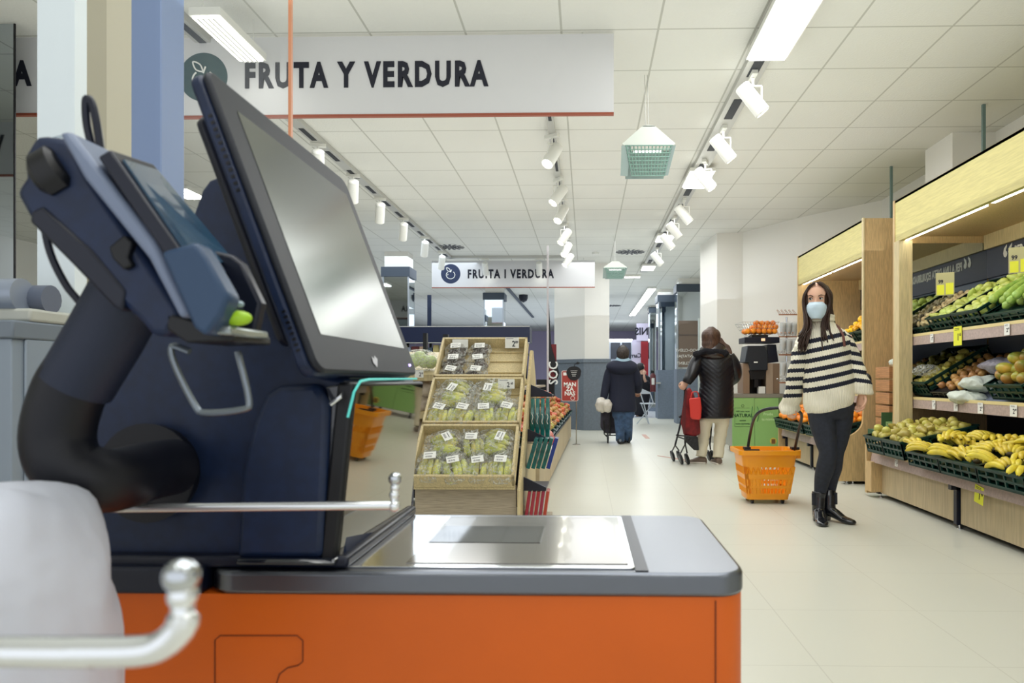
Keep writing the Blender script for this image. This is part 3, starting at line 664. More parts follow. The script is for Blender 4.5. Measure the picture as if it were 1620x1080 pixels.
# ---------------------------------------------------------------- right-hand produce shelving
gap = .003
def crate_b(w_, l_, h_, base=.05):
    """slatted crate: x along the length l_, y across w_, z up; origin at the lower front corner centre"""
    b = B(); e = .011
    b.box(0, l_, -w_/2, w_/2, 0, .012); b.box(e, l_-e, -w_/2+e, w_/2-e, base-.01, base)
    for (x0, x1, y0, y1) in ((0, l_, -w_/2, -w_/2+e), (0, l_, w_/2-e, w_/2), (0, e, -w_/2, w_/2), (l_-e, l_, -w_/2, w_/2)):
        b.box(x0, x1, y0, y1, h_*.80, h_); b.box(x0, x1, y0, y1, 0, h_*.18); b.box(x0, x1, y0, y1, h_*.46, h_*.56)
    o = .007
    b.box(-o, l_+o, -w_/2-o, -w_/2+e, h_-.012, h_); b.box(-o, l_+o, w_/2-e, w_/2+o, h_-.012, h_); b.box(-o, e, -w_/2, w_/2, h_-.012, h_); b.box(l_-e, l_+o, -w_/2, w_/2, h_-.012, h_)
    n = 8
    for k in range(n+1):
        x = (l_-.012)*k/n
        for y in (-w_/2, w_/2-e): b.box(x, x+.012, y, y+e, 0, h_)
    for k in range(6):
        y = -w_/2+(w_-.012)*k/5
        for x in (0, l_-e): b.box(x, x+e, y, y+.012, 0, h_)
    return b
def frame(x, y, z, tilt, yaw=0): return Matrix.Translation((x, y, z)) @ Matrix.Rotation(yaw, 4, 'Z') @ Matrix.Rotation(-tilt, 4, 'Y')
CRATES = {}
def crate(x, yc, z, tilt, label, wd=.38, l_=.58, h_=.12, yaw=0, m=None):
    o = obj('produce_crate', crate_b(wd, l_, h_), m or crateg, smooth=0, label=label, cat='crate', group='dark green produce crates')
    M = frame(x, yc, z, tilt, yaw); o.location = M.to_translation(); o.rotation_euler = M.to_3x3().to_euler()
    return M, wd, l_, h_
# fruit kinds -------------------------------------------------
def lathe_fruit(prof, n=12, bend=0):
    b = B(); b.lathe(prof, n)
    if bend:
        for v in b.v: v.x += bend*(v.z**2)
    return b
def fm(name, col, col2, **k): return hue_jitter(mat(name, col, k.get('rough', .38), var=(k.get('sc', 18), .2), col2=col2, coat=.1, thr=(.3, .7)), k.get('amt', .13), k.get('hue', .012))
pearm = fm('pear_skin', (196, 190, 92), (160, 140, 60)); limem = fm('green_pear_skin', (196, 206, 108), (172, 188, 88))
orm = fm('orange_skin', (246, 152, 40), (240, 132, 26), hue=.008); manm = fm('mango_skin', (212, 150, 60), (110, 150, 60), sc=9, hue=.03)
stemm = mat('stem_brown', (88, 66, 36), .7); banm = fm('banana_skin', (232, 208, 62), (206, 186, 66), sc=30, hue=.008, amt=.08); bantip = mat('banana_tip', (70, 60, 34), .7)
lemm = fm('lemon_skin', (244, 196, 30), (236, 176, 20)); appm = fm('apple_skin', (170, 186, 90), (190, 90, 60), sc=8, hue=.03); mush = fm('mushroom_skin', (222, 204, 160), (190, 168, 120), sc=30)
redm = fm('red_apple_skin', (180, 60, 46), (200, 110, 60)); potm = fm('onion_skin', (196, 150, 84), (160, 112, 62))
zucm = fm('cucumber_skin', (176, 200, 96), (120, 160, 70), sc=30)
def fruit(name, b, m, stem=None, cat=None):
    o = obj(name, b, m, cat=cat or name.replace('_', ' '), label='x', smooth=180)
    if stem: obj('stem', stem, stemm, o)
    return Kind(o)
pear_prof = [(.001, -.034), (.018, -.034), (.031, -.02), (.034, -.002), (.028, .018), (.018, .034), (.013, .048), (.006, .056), (.001, .057)]
stem_b = B().tube([(0, 0, .055), (.003, 0, .072)], .0018, 5)
K_pear = fruit('pear', lathe_fruit(pear_prof, 14, 2), pearm, stem_b)
K_gpear = fruit('green_pear', lathe_fruit(pear_prof, 12, -2), limem, None, 'pear')
K_orange = fruit('orange', B().ball((0, 0, 0), (.039, .039, .037), 16, 12), orm)
K_mango = fruit('mango', B().ball((0, 0, 0), (.062, .045, .04), 16, 12), manm)
K_lemon = fruit('lemon', lathe_fruit([(.001, -.042), (.008, -.038), (.024, -.022), (.03, 0), (.024, .022), (.008, .038), (.001, .042)]), lemm)
K_apple = fruit('apple', lathe_fruit([(.001, -.026), (.014, -.031), (.031, -.016), (.036, .006), (.03, .024), (.014, .03), (.001, .024)], 14), appm, B().tube([(0, 0, .024), (.003, 0, .038)], .0015, 5))
K_rapple = fruit('red_apple', lathe_fruit([(.001, -.026), (.014, -.031), (.031, -.016), (.036, .006), (.03, .024), (.014, .03), (.001, .024)], 12), redm, None, 'apple')
K_onion = fruit('onion', lathe_fruit([(.001, -.027), (.02, -.024), (.032, 0), (.022, .02), (.006, .03), (.002, .04)], 12), potm)
K_mush = fruit('mushroom', B().lathe([(.009, -.022), (.009, .0), (.026, .0), (.025, .01), (.014, .02), (.001, .022)], 12), mush)
def banana_b(rad=.11, arc=1.15, r0=.018, n=9):
    pts = []; rs = []
    for k in range(n+1):
        a = -arc/2+arc*k/n; pts.append((rad*math.sin(a), 0, -rad*(1-math.cos(a)))); s = k/n
        rs.append(r0*min(1, .35+2.6*min(s, 1-s)**.8) if 0 < k < n else r0*.3)
    return B().tube(pts, rs, 6, up=(0, 0, 1)), pts
def make_bunch():
    root = thing('banana_bunch', 'x', 'bananas')
    for k in range(5):
        b, pts = banana_b(.12, 1.35); M = Matrix.Rotation(R(-22+11*k), 4, 'Z') @ Matrix.Rotation(R(8*(k % 2)), 4, 'X') @ Matrix.Translation((.075, (k-2)*.017, .018*(1-abs(k-2)*.5)))
        o = obj('banana', B().add_b(b, M), banm, root, smooth=180)
        tip = M @ Vector(pts[-1]); t2 = M @ Vector(pts[-2]); obj('tip', B().tube([t2+(tip-t2)*.7, tip+(tip-t2)*.25], [.006, .004], 6), bantip, o)
    obj('crown', B().ball((-.008, 0, -.02), (.016, .022, .014), 8, 6), bantip, root)
    return Kind(root)
K_ban = make_bunch()
def fill(K, cr, label, group, d, h=.085, seed=1, jit=.25, rot='any', skip=0, second=0, smin=.92, smax=1.08, x0=.03, x1=None):
    M, wd, l_, h_ = cr; rnd = random.Random(seed); x1 = x1 or l_-.03
    nx = int((x1-x0)/d); ny = max(1, int((wd-.035)/d)); N = 0
    pos = [(x0+d*(i+.5+(.5 if j % 2 else 0)*.6), -wd/2+.018+(wd-.036)*(j+.5)/ny, h+(rnd.uniform(-.006, .012))) for i in range(nx) for j in range(ny)]
    pos = [p for p in pos if p[0] < x1]
    top = [(p[0]+d*.5, p[1]+d*.45, p[2]+d*.62) for p in pos if rnd.random() < second and p[0]+d < x1 and p[1]+d*.9 < wd/2]
    for (x, y, z) in pos+top:
        if rnd.random() < skip: continue
        p = M @ Vector((x+rnd.uniform(-jit, jit)*d*.3, y+rnd.uniform(-jit, jit)*d*.3, z))
        if rot == 'any': e = (rnd.uniform(.9, 2.2), rnd.uniform(-.5, .5), rnd.uniform(0, 6.28))
        elif rot == 'up': e = (rnd.uniform(-.5, .5), rnd.uniform(-.5, .5), rnd.uniform(0, 6.28))
        else: e = rot(rnd)
        K.put(p, e, label, group, rnd.uniform(smin, smax))
# --- shelving unit builder
rail = mat('price_rail', (192, 172, 164), .4, var=(6, .08), stretch=(1, 10, 10)); railtop = mat('rail_beech', (226, 208, 150), .5)
panelw = mat('base_panel', (196, 178, 142), .5, var=(5, .08), stretch=(1, 12, 1))
textnavy = mat('back_panel_navy', (40, 44, 66), .45); backn = mat('back_slate', (128, 136, 156), .45)
led = mat('led_strip', (255, 255, 245), em=13)
ZB, ZM, ZU = .385, .845, 1.367
XF, XC, XBK = 2.42, 2.62, 3.40
def shelving(label, y0, y1, near_panel, mirror_end):
    t = thing('produce_shelving', label, 'shelving', ((2.4+3.6)/2, (y0+y1)/2, 0), 'beech produce shelving units')
    # canopy
    b = B().box(XC, XC+.04, y0, y1, 2.15, 2.50).box(XC, 3.62, y0, y1, 2.48, 2.50).box(XC+.04, XBK+.1, y0, y1, 2.26, 2.28)
    obj('canopy', b, woody, t, smooth=0)
    b = B(); L = (y1-y0)/round((y1-y0)/1.33); k = y0
    while k < y1-.1: b.box(XC+.045, XC+.07, k+.04, k+L-.04, 2.150, 2.175); k += L
    obj('led_strip', b, led, t, smooth=0)
    obj('soffit', B().box(XC+.075, XBK+.1, y0, y1, 2.20, 2.22), woodd, t, smooth=0)
    obj('back_valance', B().box(XBK-.05, XBK-.02, y0, y1-.02, 2.08, 2.2), wood, t, smooth=0)
    # back
    obj('back_panel', B().box(XBK, XBK+.02, y0, y1, .4, 1.84).box(XBK+.02, 3.62, y0, y1, 0, 2.48), backn, t, smooth=0)
    obj('back_board', B().box(XBK-.02, XBK, y0, y1, 1.84, 2.2), textnavy, t, smooth=0)
    obj('back_lower_board', B().box(XBK-.012, XBK-.001, y0, y1, .45, .80).box(XBK-.012, XBK-.001, y0, y1, .95, 1.10), textnavy, t, smooth=0)
    # shelves with sloping decks and price rails
    for z, xf, nm in ((ZM, 2.73, 'shelf'), (ZU, 2.73, 'shelf')):
        s = obj(nm, B().prism([(xf+.02, z-.02), (xf+.10, z-.012), (XBK-.02, z+.30), (XBK-.02, z+.28), (xf+.10, z-.05), (xf+.02, z-.06)], 'y', y0+.01, y1-.01), backn, t, smooth=0)
        obj('price_rail', B().box(xf, xf+.012, y0+.01, y1-.01, z-.093, z-.022), rail, s, smooth=0)
        obj('rail_lip', B().box(xf-.002, xf+.03, y0+.01, y1-.01, z-.022, z), railtop, s, smooth=0)
    s = obj('bottom_deck', B().prism([(XF+.02, .30), (XF+.02, .365), (3.36, .53), (3.36, .30)], 'y', y0+.01, y1-.01), backn, t, smooth=0)
    obj('price_rail', B().prism([(XF, .372), (XF-.012, .295), (XF-.002, .295), (XF+.012, .372)], 'y', y0+.01, y1-.01), rail, s, smooth=0)
    obj('rail_lip', B().box(XF-.002, XF+.03, y0+.01, y1-.01, .370, .388), railtop, s, smooth=0)
    # base: recessed panels and dark uprights
    n = max(1, round((y1-y0)/1.33)); L = (y1-y0)/n
    for k in range(n):
        a = y0+k*L
        obj('base_panel', B().box(XF+.05, XF+.07, a+.035, a+L-.035, .04, .30), panelw, t, smooth=0)
    for k in range(n+1):
        a = min(max(y0+k*L, y0+.02), y1-.05)
        u = obj('upright', B().box(XF+.03, XF+.06, a-.02, a+.02, .03, .30).box(XF-.005, XF+.06, a-.02, a+.02, .26, .295), navy2, t, smooth=0)
        obj('levelling_foot', B().lathe([(.022, 0), (.022, .006), (.006, .01), (.006, .03)], 12, loc=(XF+.06, a, 0)), chrome, u)
    obj('kick_recess', B().box(XF+.12, 3.6, y0+.02, y1-.02, .02, .1), navy2, t, smooth=0)
    return t
def end_panel(t, ya, yb, m, name='end_panel', full=True, cut=0):
    # outline in x,z: deep foot curving back to the canopy line
    pts = [(3.62, 0.03), (XF-.04, .03), (XF-.04, .44)]
    for k in range(1, 9):
        a = R(90*k/8)/1; pts.append((XF-.04+(XC-XF+.03)*math.sin(a)*1.0, .44+.17*(1-math.cos(a))))
    pts += [(XC-.005, .75), (XC-.005, 2.505), (3.62, 2.505)]
    return obj(name, B().prism(pts, 'y', ya, yb), m, t, smooth=0)
U1 = shelving('nearest beech shelving unit with a lit canopy, cut by the right edge', 2.2, 6.2, False, True)
end_panel(U1, 6.2, 6.235, woodd)
obj('end_edge', B().box(XC-.01, XC+.10, 6.10, 6.2, .42, 2.15), wood, U1, smooth=0)
obj('end_foot_panel', B().prism([(XF-.04, .05), (XF-.04, .30), (XF+.05, .30), (XF+.05, .05)], 'y', 6.10, 6.2), woodd, U1, smooth=0)
obj('mirror_end', B().box(XC+.11, XBK-.02, 6.188, 6.199, .95, 2.14), mirror, U1, smooth=0)
U2 = shelving('second beech shelving unit, behind the woman in the striped sweater', 6.92, 9.0, True, False)
end_panel(U2, 6.88, 6.915, woodd); end_panel(U2, 9.0, 9.03, woodd)
obj('end_board_edge', B().box(XC-.012, XC+.0, 6.87, 6.915, .8, 2.51), wood, U2, smooth=0)
obj('levelling_foot', B().lathe([(.022, 0), (.022, .006), (.006, .01), (.006, .03)], 12, loc=(XF+.01, 6.9, 0)).lathe([(.022, 0), (.022, .006), (.006, .01), (.006, .03)], 12, loc=(XF+.1, 6.9, 0)), chrome, U2)
# rods from canopy to ceiling
for (px, Y) in ((1556, 5.9), (1410, 7.6)):
    x = WX(px, Y); obj('hanging_rod', B().box(x-.012, x+.012, Y-.012, Y+.012, 2.50, CZ-.001), mat('rod_green_grey', (110, 132, 128), .4), label='grey-green rod from the %s canopy to the ceiling' % ('nearest' if px > 1500 else 'second'), cat='rod', base=True, smooth=0)
# lettering on the back boards (reads along -y because the wall faces -x)
for (yy, u, l) in ((5.95, U1, 0), (8.7, U2, 0)):
    b = text_b('PER A UNA DIETA EQUILIBRADA, 5 RACIONS DE FRUITA I VERDURA', .105, .001, .003, .66, 1.02, 'LEFT', M=face_negx(XBK-.022, yy-.16, 2.0))
    obj('lettering', b, paper, u, smooth=0)
    b = text_b('\u201c', .34, .001, .006, .95, 1, 'LEFT', M=face_negx(XBK-.022, yy, 1.93)); obj('quote_mark', b, paper, u, smooth=0)
# price tickets
def ticket(x, y, z, s, txt, m, label, parent=None, hh=None, rz=0, big=False):
    hh = hh or s*1.35
    t = thing('price_ticket', label, 'price ticket', (x, y, z), 'shelf price tickets')
    M = face_negx(x, y, z) @ Matrix.Rotation(rz, 4, 'Z')
    obj('card', B().box(-s/2, s/2, -hh/2, hh/2, -.001, .001, M), m, t, smooth=0)
    b = B().add_b(text_b(txt[0], s*.62, .0004, s*.01, .9, M=M @ Matrix.Translation((s*.08, -hh*.08, .0016))))
    b.add_b(text_b(txt[1], s*.26, .0004, s*.004, .9, M=M @ Matrix.Translation((s*.34, hh*.06, .0016))))
    for k in range(2): b.box(-s*.36, s*.2, hh*(.30+.08*k), hh*(.325+.08*k), .001, .0018, M)
    obj('figures', b, inkm, t, smooth=0)
    return t
def tk(px, level, s, txt, m, lab, **k):
    x, z = {'u': (2.722, ZU-.052), 'm': (2.722, ZM-.052), 'b': (XF-.008, .335)}[level]
    Y = (x/((px-927)/F)); return ticket(x, Y, z-(k.pop('dz', 0)), s, txt, m, lab, **k)
lv = {'u': 'top rail', 'm': 'middle rail', 'b': 'bottom rail'}
tk(1468, 'u', .05, ('2', '99'), paper, 'small white price ticket on the top rail, left of the yellow one', hh=.068)
tk(1508, 'u', .115, ('1', '65'), yellowp, 'yellow 1.65 price ticket on the top rail', hh=.14, dz=.006)
tk(1584, 'u', .06, ('2', '69'), paper, 'small white price ticket on the top rail, right of the yellow one', hh=.075)
tk(1619, 'u', .06, ('2', '79'), paper, 'white price ticket on the top rail cut by the picture edge', hh=.075)
tk(1471, 'm', .05, ('1', '99'), paper, 'leftmost white ticket on the middle rail', hh=.07)
tk(1505, 'm', .055, ('1', '79'), paper, 'second white ticket from the left on the middle rail', hh=.07)
tk(1543, 'm', .065, ('2', '29'), paper, 'third white ticket from the left on the middle rail', hh=.075)
tk(1594, 'm', .075, ('2', '49'), paper, 'rightmost white ticket on the middle rail', hh=.075)
tk(1413, 'b', .05, ('1', '85'), paper, 'white ticket on the bottom rail under the pear crates', hh=.068)
tk(1541, 'b', .10, ('1', '99'), yellowp, 'yellow price ticket hanging tilted from the bottom rail under the bananas', hh=.11, dz=.05, rz=R(-8))
# clipped posters
def clipsign(px, py, Y, s, label):
    c = W(px, py, Y); t = thing('clip_sign', label, 'sign', tuple(c), 'clear clip-on price holders')
    M = Matrix.Translation(c) @ Matrix.Rotation(R(-35), 4, 'Z') @ Matrix.Rotation(R(90), 4, 'X')
    obj('holder', B().box(-s*.55, s*.55, -s*.75, s*.75, -.002, 0, M), mat('holder_olive', (196, 190, 140), .3, alpha=.85), t, smooth=0)
    obj('yellow_card', B().box(-s*.48, -s*.05, -s*.7, -s*.05, 0, .002, M).box(.05*s, s*.5, -s*.7, .05*s, 0, .002, M), yellowp, t, smooth=0)
    obj('figures', text_b('99', s*.34, .0005, .001, .9, M=M @ Matrix.Translation((-s*.25, s*.15, .002))), inkm, t, smooth=0)
clipsign(1495, 449, 5.7, .118, 'clear holder with yellow cards above the mushrooms on the top shelf')
clipsign(1613, 411, 4.65, .11, 'clear holder with yellow cards at the right picture edge')
T31 = R(31); T13 = R(13)
# top level
zc = ZU+.0
def lvl(yc, label, z, x=2.78, tilt=T31, **k): return crate(x, yc, z, tilt, label, **k)
c = lvl(5.68, 'top-shelf crate of green pears beside the mushrooms', ZU+.01, wd=.37); fill(K_gpear, c, 'green pear in the top-shelf crate next to the mushrooms', 'green pears, left top-shelf crate', .062, seed=2, second=.3)
c = lvl(5.295, 'top-shelf crate of green pears left of the long squashes', ZU+.01, wd=.37); fill(K_gpear, c, 'green pear in the top-shelf crate beside the squashes', 'green pears, right top-shelf crate', .062, seed=3, second=.3)
M = frame(2.78, 6.02, ZU+.01, T31); crm = (M, .28, .6, .1)
c = lvl(6.03, 'shallow top-shelf crate of mushrooms by the mirror', ZU+.0, wd=.28, h_=.06); fill(K_mush, c, 'cream mushroom in the pile by the top-shelf mirror', 'mushrooms on the top shelf', .042, h=.07, seed=4, second=.5)
# long squashes on the top shelf
c = lvl(4.83, 'top-shelf crate holding long pale squashes', ZU+.0, wd=.48, h_=.08)
rnd = random.Random(5)
for k in range(9):
    b = B().tube(smoothpath([(0, 0, 0), (.1, .012, .006), (.22, .02, .0), (.36, .0, -.006), (.42, -.01, 0)], 4), [.010]+[.028]*4+[.03]*4+[.028]*4+[.027]*3+[.01], 10)
    o = obj('long_squash', b, zucm, cat='squash', smooth=180, group='long squashes on the top shelf', label='long pale green squash lying in the top-shelf crate near the right edge')
    MM = c[0] @ Matrix.Translation((.06+.03*(k % 2), -.19+.045*k, .085+.03*(k % 3))) @ Matrix.Rotation(rnd.uniform(-.25, .25), 4, 'Z')
    o.location = MM.to_translation(); o.rotation_euler = MM.to_3x3().to_euler()
c = lvl(4.35, 'top-shelf crate of green pears at the right edge', ZU+.01, wd=.40); fill(K_gpear, c, 'green pear in the top-shelf crate at the right picture edge', 'green pears, edge top-shelf crate', .062, seed=31)
# middle level
c = lvl(6.03, 'steep middle-shelf crate of pears touching the mirror', ZM+.01, wd=.31, h_=.13); fill(K_pear, c, 'pear in the middle-shelf crate by the mirror', 'pears, middle shelf', .06, h=.09, seed=6, second=.2)
c = lvl(5.62, 'middle-shelf low black crate of onions under clear bags', ZM+.0, wd=.44, h_=.06, m=black); fill(K_onion, c, 'small onion in the low crate on the middle shelf', 'onions on the middle shelf', .06, h=.07, seed=8, skip=.3)
c = lvl(4.80, 'middle-shelf crate of mangoes at the right', ZM+.01, wd=.42, h_=.12, tilt=T31); fill(K_mango, c, 'mango in the left mango crate on the middle shelf', 'mangoes, left crate', .095, h=.12, seed=9, second=.7, rot='up')
c = lvl(4.34, 'second middle-shelf crate of mangoes, cut by the right picture edge', ZM+.01, wd=.42, h_=.12, tilt=T31); fill(K_mango, c, 'mango in the mango crate at the right picture edge', 'mangoes, edge crate', .095, h=.12, seed=10, second=.7, rot='up')
def lump(name, c, r, m, label, cat, seed=1, amp=.3, group=None, n=36, mm=22, parent=None):
    b = B().ball((0, 0, 0), r, n, mm)
    for v in b.v:
        d = noise.noise(v*14+Vector((seed*7.1, 0, 0)))*amp+noise.noise(v*38+Vector((seed*3.3, 2, 0)))*amp*.35+noise.noise(v*90)*amp*.08
        v *= 1+d
    for v in b.v: v += Vector(c)
    return obj(name, b, m, parent, label=label, cat=cat, group=group, smooth=180, base=parent is None)
plast = mat('thin_white_plastic', (230, 238, 226), .4, alpha=.8, bump=(30, .6, .02)); plastg = mat('thin_grey_plastic', (168, 164, 176), .3, alpha=.85, bump=(30, .9, .02))
lump('white_produce_bag', W(1524, 630, 5.35)+Vector((.03, 0, 0)), (.12, .15, .055), plast, 'rumpled white plastic bag over the onions on the middle shelf', 'bag', 3)
lump('white_produce_bag', W(1550, 607, 5.35), (.13, .13, .06), plast, 'white plastic bag lying behind the front one on the middle shelf', 'bag', 4)
lump('grey_produce_bag', W(1592, 578, 5.2), (.14, .22, .06), plastg, 'greyish clear bag draped above the mangoes on the middle shelf', 'bag', 5)
lump('clear_produce_bag', W(1465, 585, 5.98), (.10, .07, .05), film, 'crumpled clear bag at the mirror end of the middle shelf', 'bag', 6)
# bottom level
def lowc(yc, label, wd, h_=.14): return crate(2.33, yc, .395, T13, label, wd=wd, h_=h_)
c = lowc(5.88, 'bottom-shelf crate of pears nearest the end panel', .33); fill(K_pear, c, 'yellow-green pear in the end crate of the bottom shelf', 'pears, bottom end crate', .062, h=.13, seed=11, second=.6)
c = lowc(5.53, 'bottom-shelf crate of pears beside the bananas', .345); fill(K_pear, c, 'yellow-green pear in the bottom crate beside the bananas', 'pears, bottom inner crate', .062, h=.13, seed=12, second=.6)
bsp = [(5.07, .46, 'first banana crate, beside the pears', 'left banana crate'), (4.60, .46, 'second banana crate on the bottom shelf', 'middle banana crate'), (4.13, .46, 'third banana crate, cut by the right picture edge', 'edge banana crate')]
for i, (yc, wd, lab, g) in enumerate(bsp):
    c = crate(2.33, yc-.02, .375, T13, lab, wd=wd, h_=.11); rnd = random.Random(20+i)
    for a in range(3):
        for q in range(3):
            p = c[0] @ Vector((.07+.19*a+rnd.uniform(-.01, .01), -.15+.14*q, .12+.012*(a % 2)+rnd.uniform(0, .02)))
            if i == 0 and a == 0 and q == 0: continue
            K_ban.put(p, (rnd.uniform(-.25, .25), rnd.uniform(-.3, .1), R(90)*1+rnd.uniform(-.8, .8)+(3.14 if rnd.random() < .4 else 0)), '%s bunch of bananas in the %s of the %s' % (['right-hand', 'central', 'left-hand'][q], ['front row', 'middle row', 'back row'][a], g), 'banana bunches, %s' % g, rnd.uniform(.95, 1.1))
# unit 2 produce
for (yc, K, lab, z, x, t_, d, g) in ((8.75, K_orange, 'oranges', .40, 2.33, T13, .07, 'far'), (8.38, K_orange, 'oranges', .40, 2.33, T13, .07, 'second far'), (8.0, K_orange, 'oranges', .40, 2.33, T13, .07, 'centre'), (7.15, K_orange, 'oranges', .40, 2.33, T13, .07, 'near'), (7.55, K_lemon, 'lemons', .40, 2.33, T13, .06, 'next to near'),
                                (7.2, K_lemon, 'lemons', ZU, 2.78, T31, .06, 'top shelf near'), (7.65, K_lemon, 'lemons', ZU, 2.78, T31, .06, 'top shelf inner'), (7.2, K_rapple, 'red apples', ZM, 2.78, T31, .07, 'middle shelf near'), (7.65, K_rapple, 'red apples', ZM, 2.78, T31, .07, 'middle shelf inner'), (8.5, K_rapple, 'red apples', ZM, 2.78, T31, .07, 'middle shelf far')):
    c = crate(x, yc, z, t_, '%s crate of %s on the second shelving unit' % (g, lab), wd=.36 if 'top' not in g and 'middle' not in g else .42, h_=.12)
    fill(K, c, '%s in the %s crate of the second shelving unit' % (lab[:-1] if lab != 'red apples' else 'red apple', g), '%s, %s crate' % (lab, g), d, h=.11 if lab != 'oranges' else .13, seed=int(yc*10), second=.75 if lab == 'oranges' else .3, rot='up' if lab == 'oranges' else 'any', x1=.42)
# small net bags in front
for i, (px, py) in enumerate(((1283, 682), (1292, 690))):
    c = W(px, py, 7.9); lump('net_bag', (c.x+.03, c.y, c.z+.02), (.05, .07, .04), mat('red_net', (150, 84, 66), .5), 'reddish net bag with a white tag on the second unit, %s one' % ('left' if i == 0 else 'right'), 'net bag', 8+i)
# stack of wooden boxes and green sign between the units
boxm = mat('box_wood', (190, 138, 92), .55, var=(8, .15), stretch=(1, 1, 20))
for k in range(5):
    z0 = .54+k*.115; t = obj('wooden_box', B().box(2.66, 3.0, 6.42, 6.72, z0, z0+.10), boxm, smooth=0, base=True, label='thin wooden box between the shelving units, %s of the stack' % ['bottom', 'second from bottom', 'middle', 'second from top', 'top'][k], cat='box', group='wooden boxes between the units', bevel=.003)
b = B().box(2.6, 3.2, 6.4, 6.75, 0.02, .535); obj('box_stand', b, mat('stand_green', (60, 96, 70), .5), base=True, smooth=0, label='dark green stand under the wooden boxes', cat='stand', bevel=.004)
t = thing('green_poster', 'small green poster with a pale drawing in the gap between the shelving units', 'poster', (2.66, 6.38, .45))
c0 = W(1410, 672, 6.38); obj('board', B().box(c0.x-.085, c0.x+.12, 6.375, 6.385, c0.z-.13, c0.z+.11), mat('poster_green', (58, 96, 60), .5), t, smooth=0)
obj('pale_patch', B().box(c0.x-.05, c0.x+.07, 6.37, 6.375, c0.z-.09, c0.z+.03), mat('poster_mint', (160, 200, 140), .5), t, smooth=0)
obj('lettering', text_b('PLATANO', .045, .0005, .001, .6, M=face_y(c0.x+.01, 6.368, c0.z-.03)), mat('poster_ink', (40, 70, 50), .5), t, smooth=0)
lump('white_produce_bag', (2.78, 6.5, 1.14), (.08, .08, .035), plast, 'white bag lying on the stacked wooden boxes', 'bag', 12)
for K in (K_pear, K_gpear, K_orange, K_mango, K_lemon, K_mush, K_ban): pass
# ---------------------------------------------------------------- centre island with leaning wooden trays
ty0, tz0, tA = 4.20, .372, math.atan2(.652, .758)
TXL, TXR = -1.02, -.415
isl = thing('vegetable_display', 'beech display with three leaning wooden trays of bagged vegetables, behind the till', 'display stand', ((TXL+TXR)/2, 4.8, 0))
TM = Matrix.Translation((0, ty0, tz0)) @ Matrix.Rotation(tA, 4, 'X')    # local x across, y up the slope, z out of the slope
def tp(x, v, h=0): return TM @ Vector((x, v, h))
obj('front_panel', B().box(TXL, TXR, 4.30, 4.32, 0, .36), woodg, isl, smooth=0)
obj('slope_board', B().box(TXL, TXR, 0, 1.36, -.03, -.012, TM), wood, isl, smooth=0)
obj('side_board', B().prism([(4.24, 0), (4.24, .34), (5.20, 1.20), (5.30, 1.20), (5.55, 1.0), (5.55, 0)], 'x', TXR+.012, TXR+.03), wood, isl, smooth=0)
for k, nm in enumerate(('bottom', 'middle', 'top')):
    v0 = .445*k; v1 = v0+.43
    if k == 2: v1 = v0+.42
    b = B().box(TXL, TXR, v0, v1, -.01, 0, TM).box(TXL, TXL+.016, v0, v1, 0, .085, TM).box(TXR-.016, TXR, v0, v1, 0, .085, TM).box(TXL, TXR, v0, v0+.016, 0, .085, TM).box(TXL, TXR, v1-.016, v1, 0, .085, TM)
    for q in (.12, .24, .34): b.box(TXL+.02, TXR-.02, v0+q, v0+q+.012, 0, .012, TM)
    obj('wooden_tray', b, wood, isl, bevel=.002, label='%s wooden tray' % nm)
vegp = hue_jitter(mat('pale_vegetable', (226, 220, 120), .45, var=(14, .2), col2=(176, 180, 84)), .1, .02); vegd = hue_jitter(mat('dark_vegetable', (92, 76, 66), .6, var=(20, .3)), .2)
vegp2 = mat('beige_package', (200, 186, 168), .5, var=(12, .15)); lab = paper
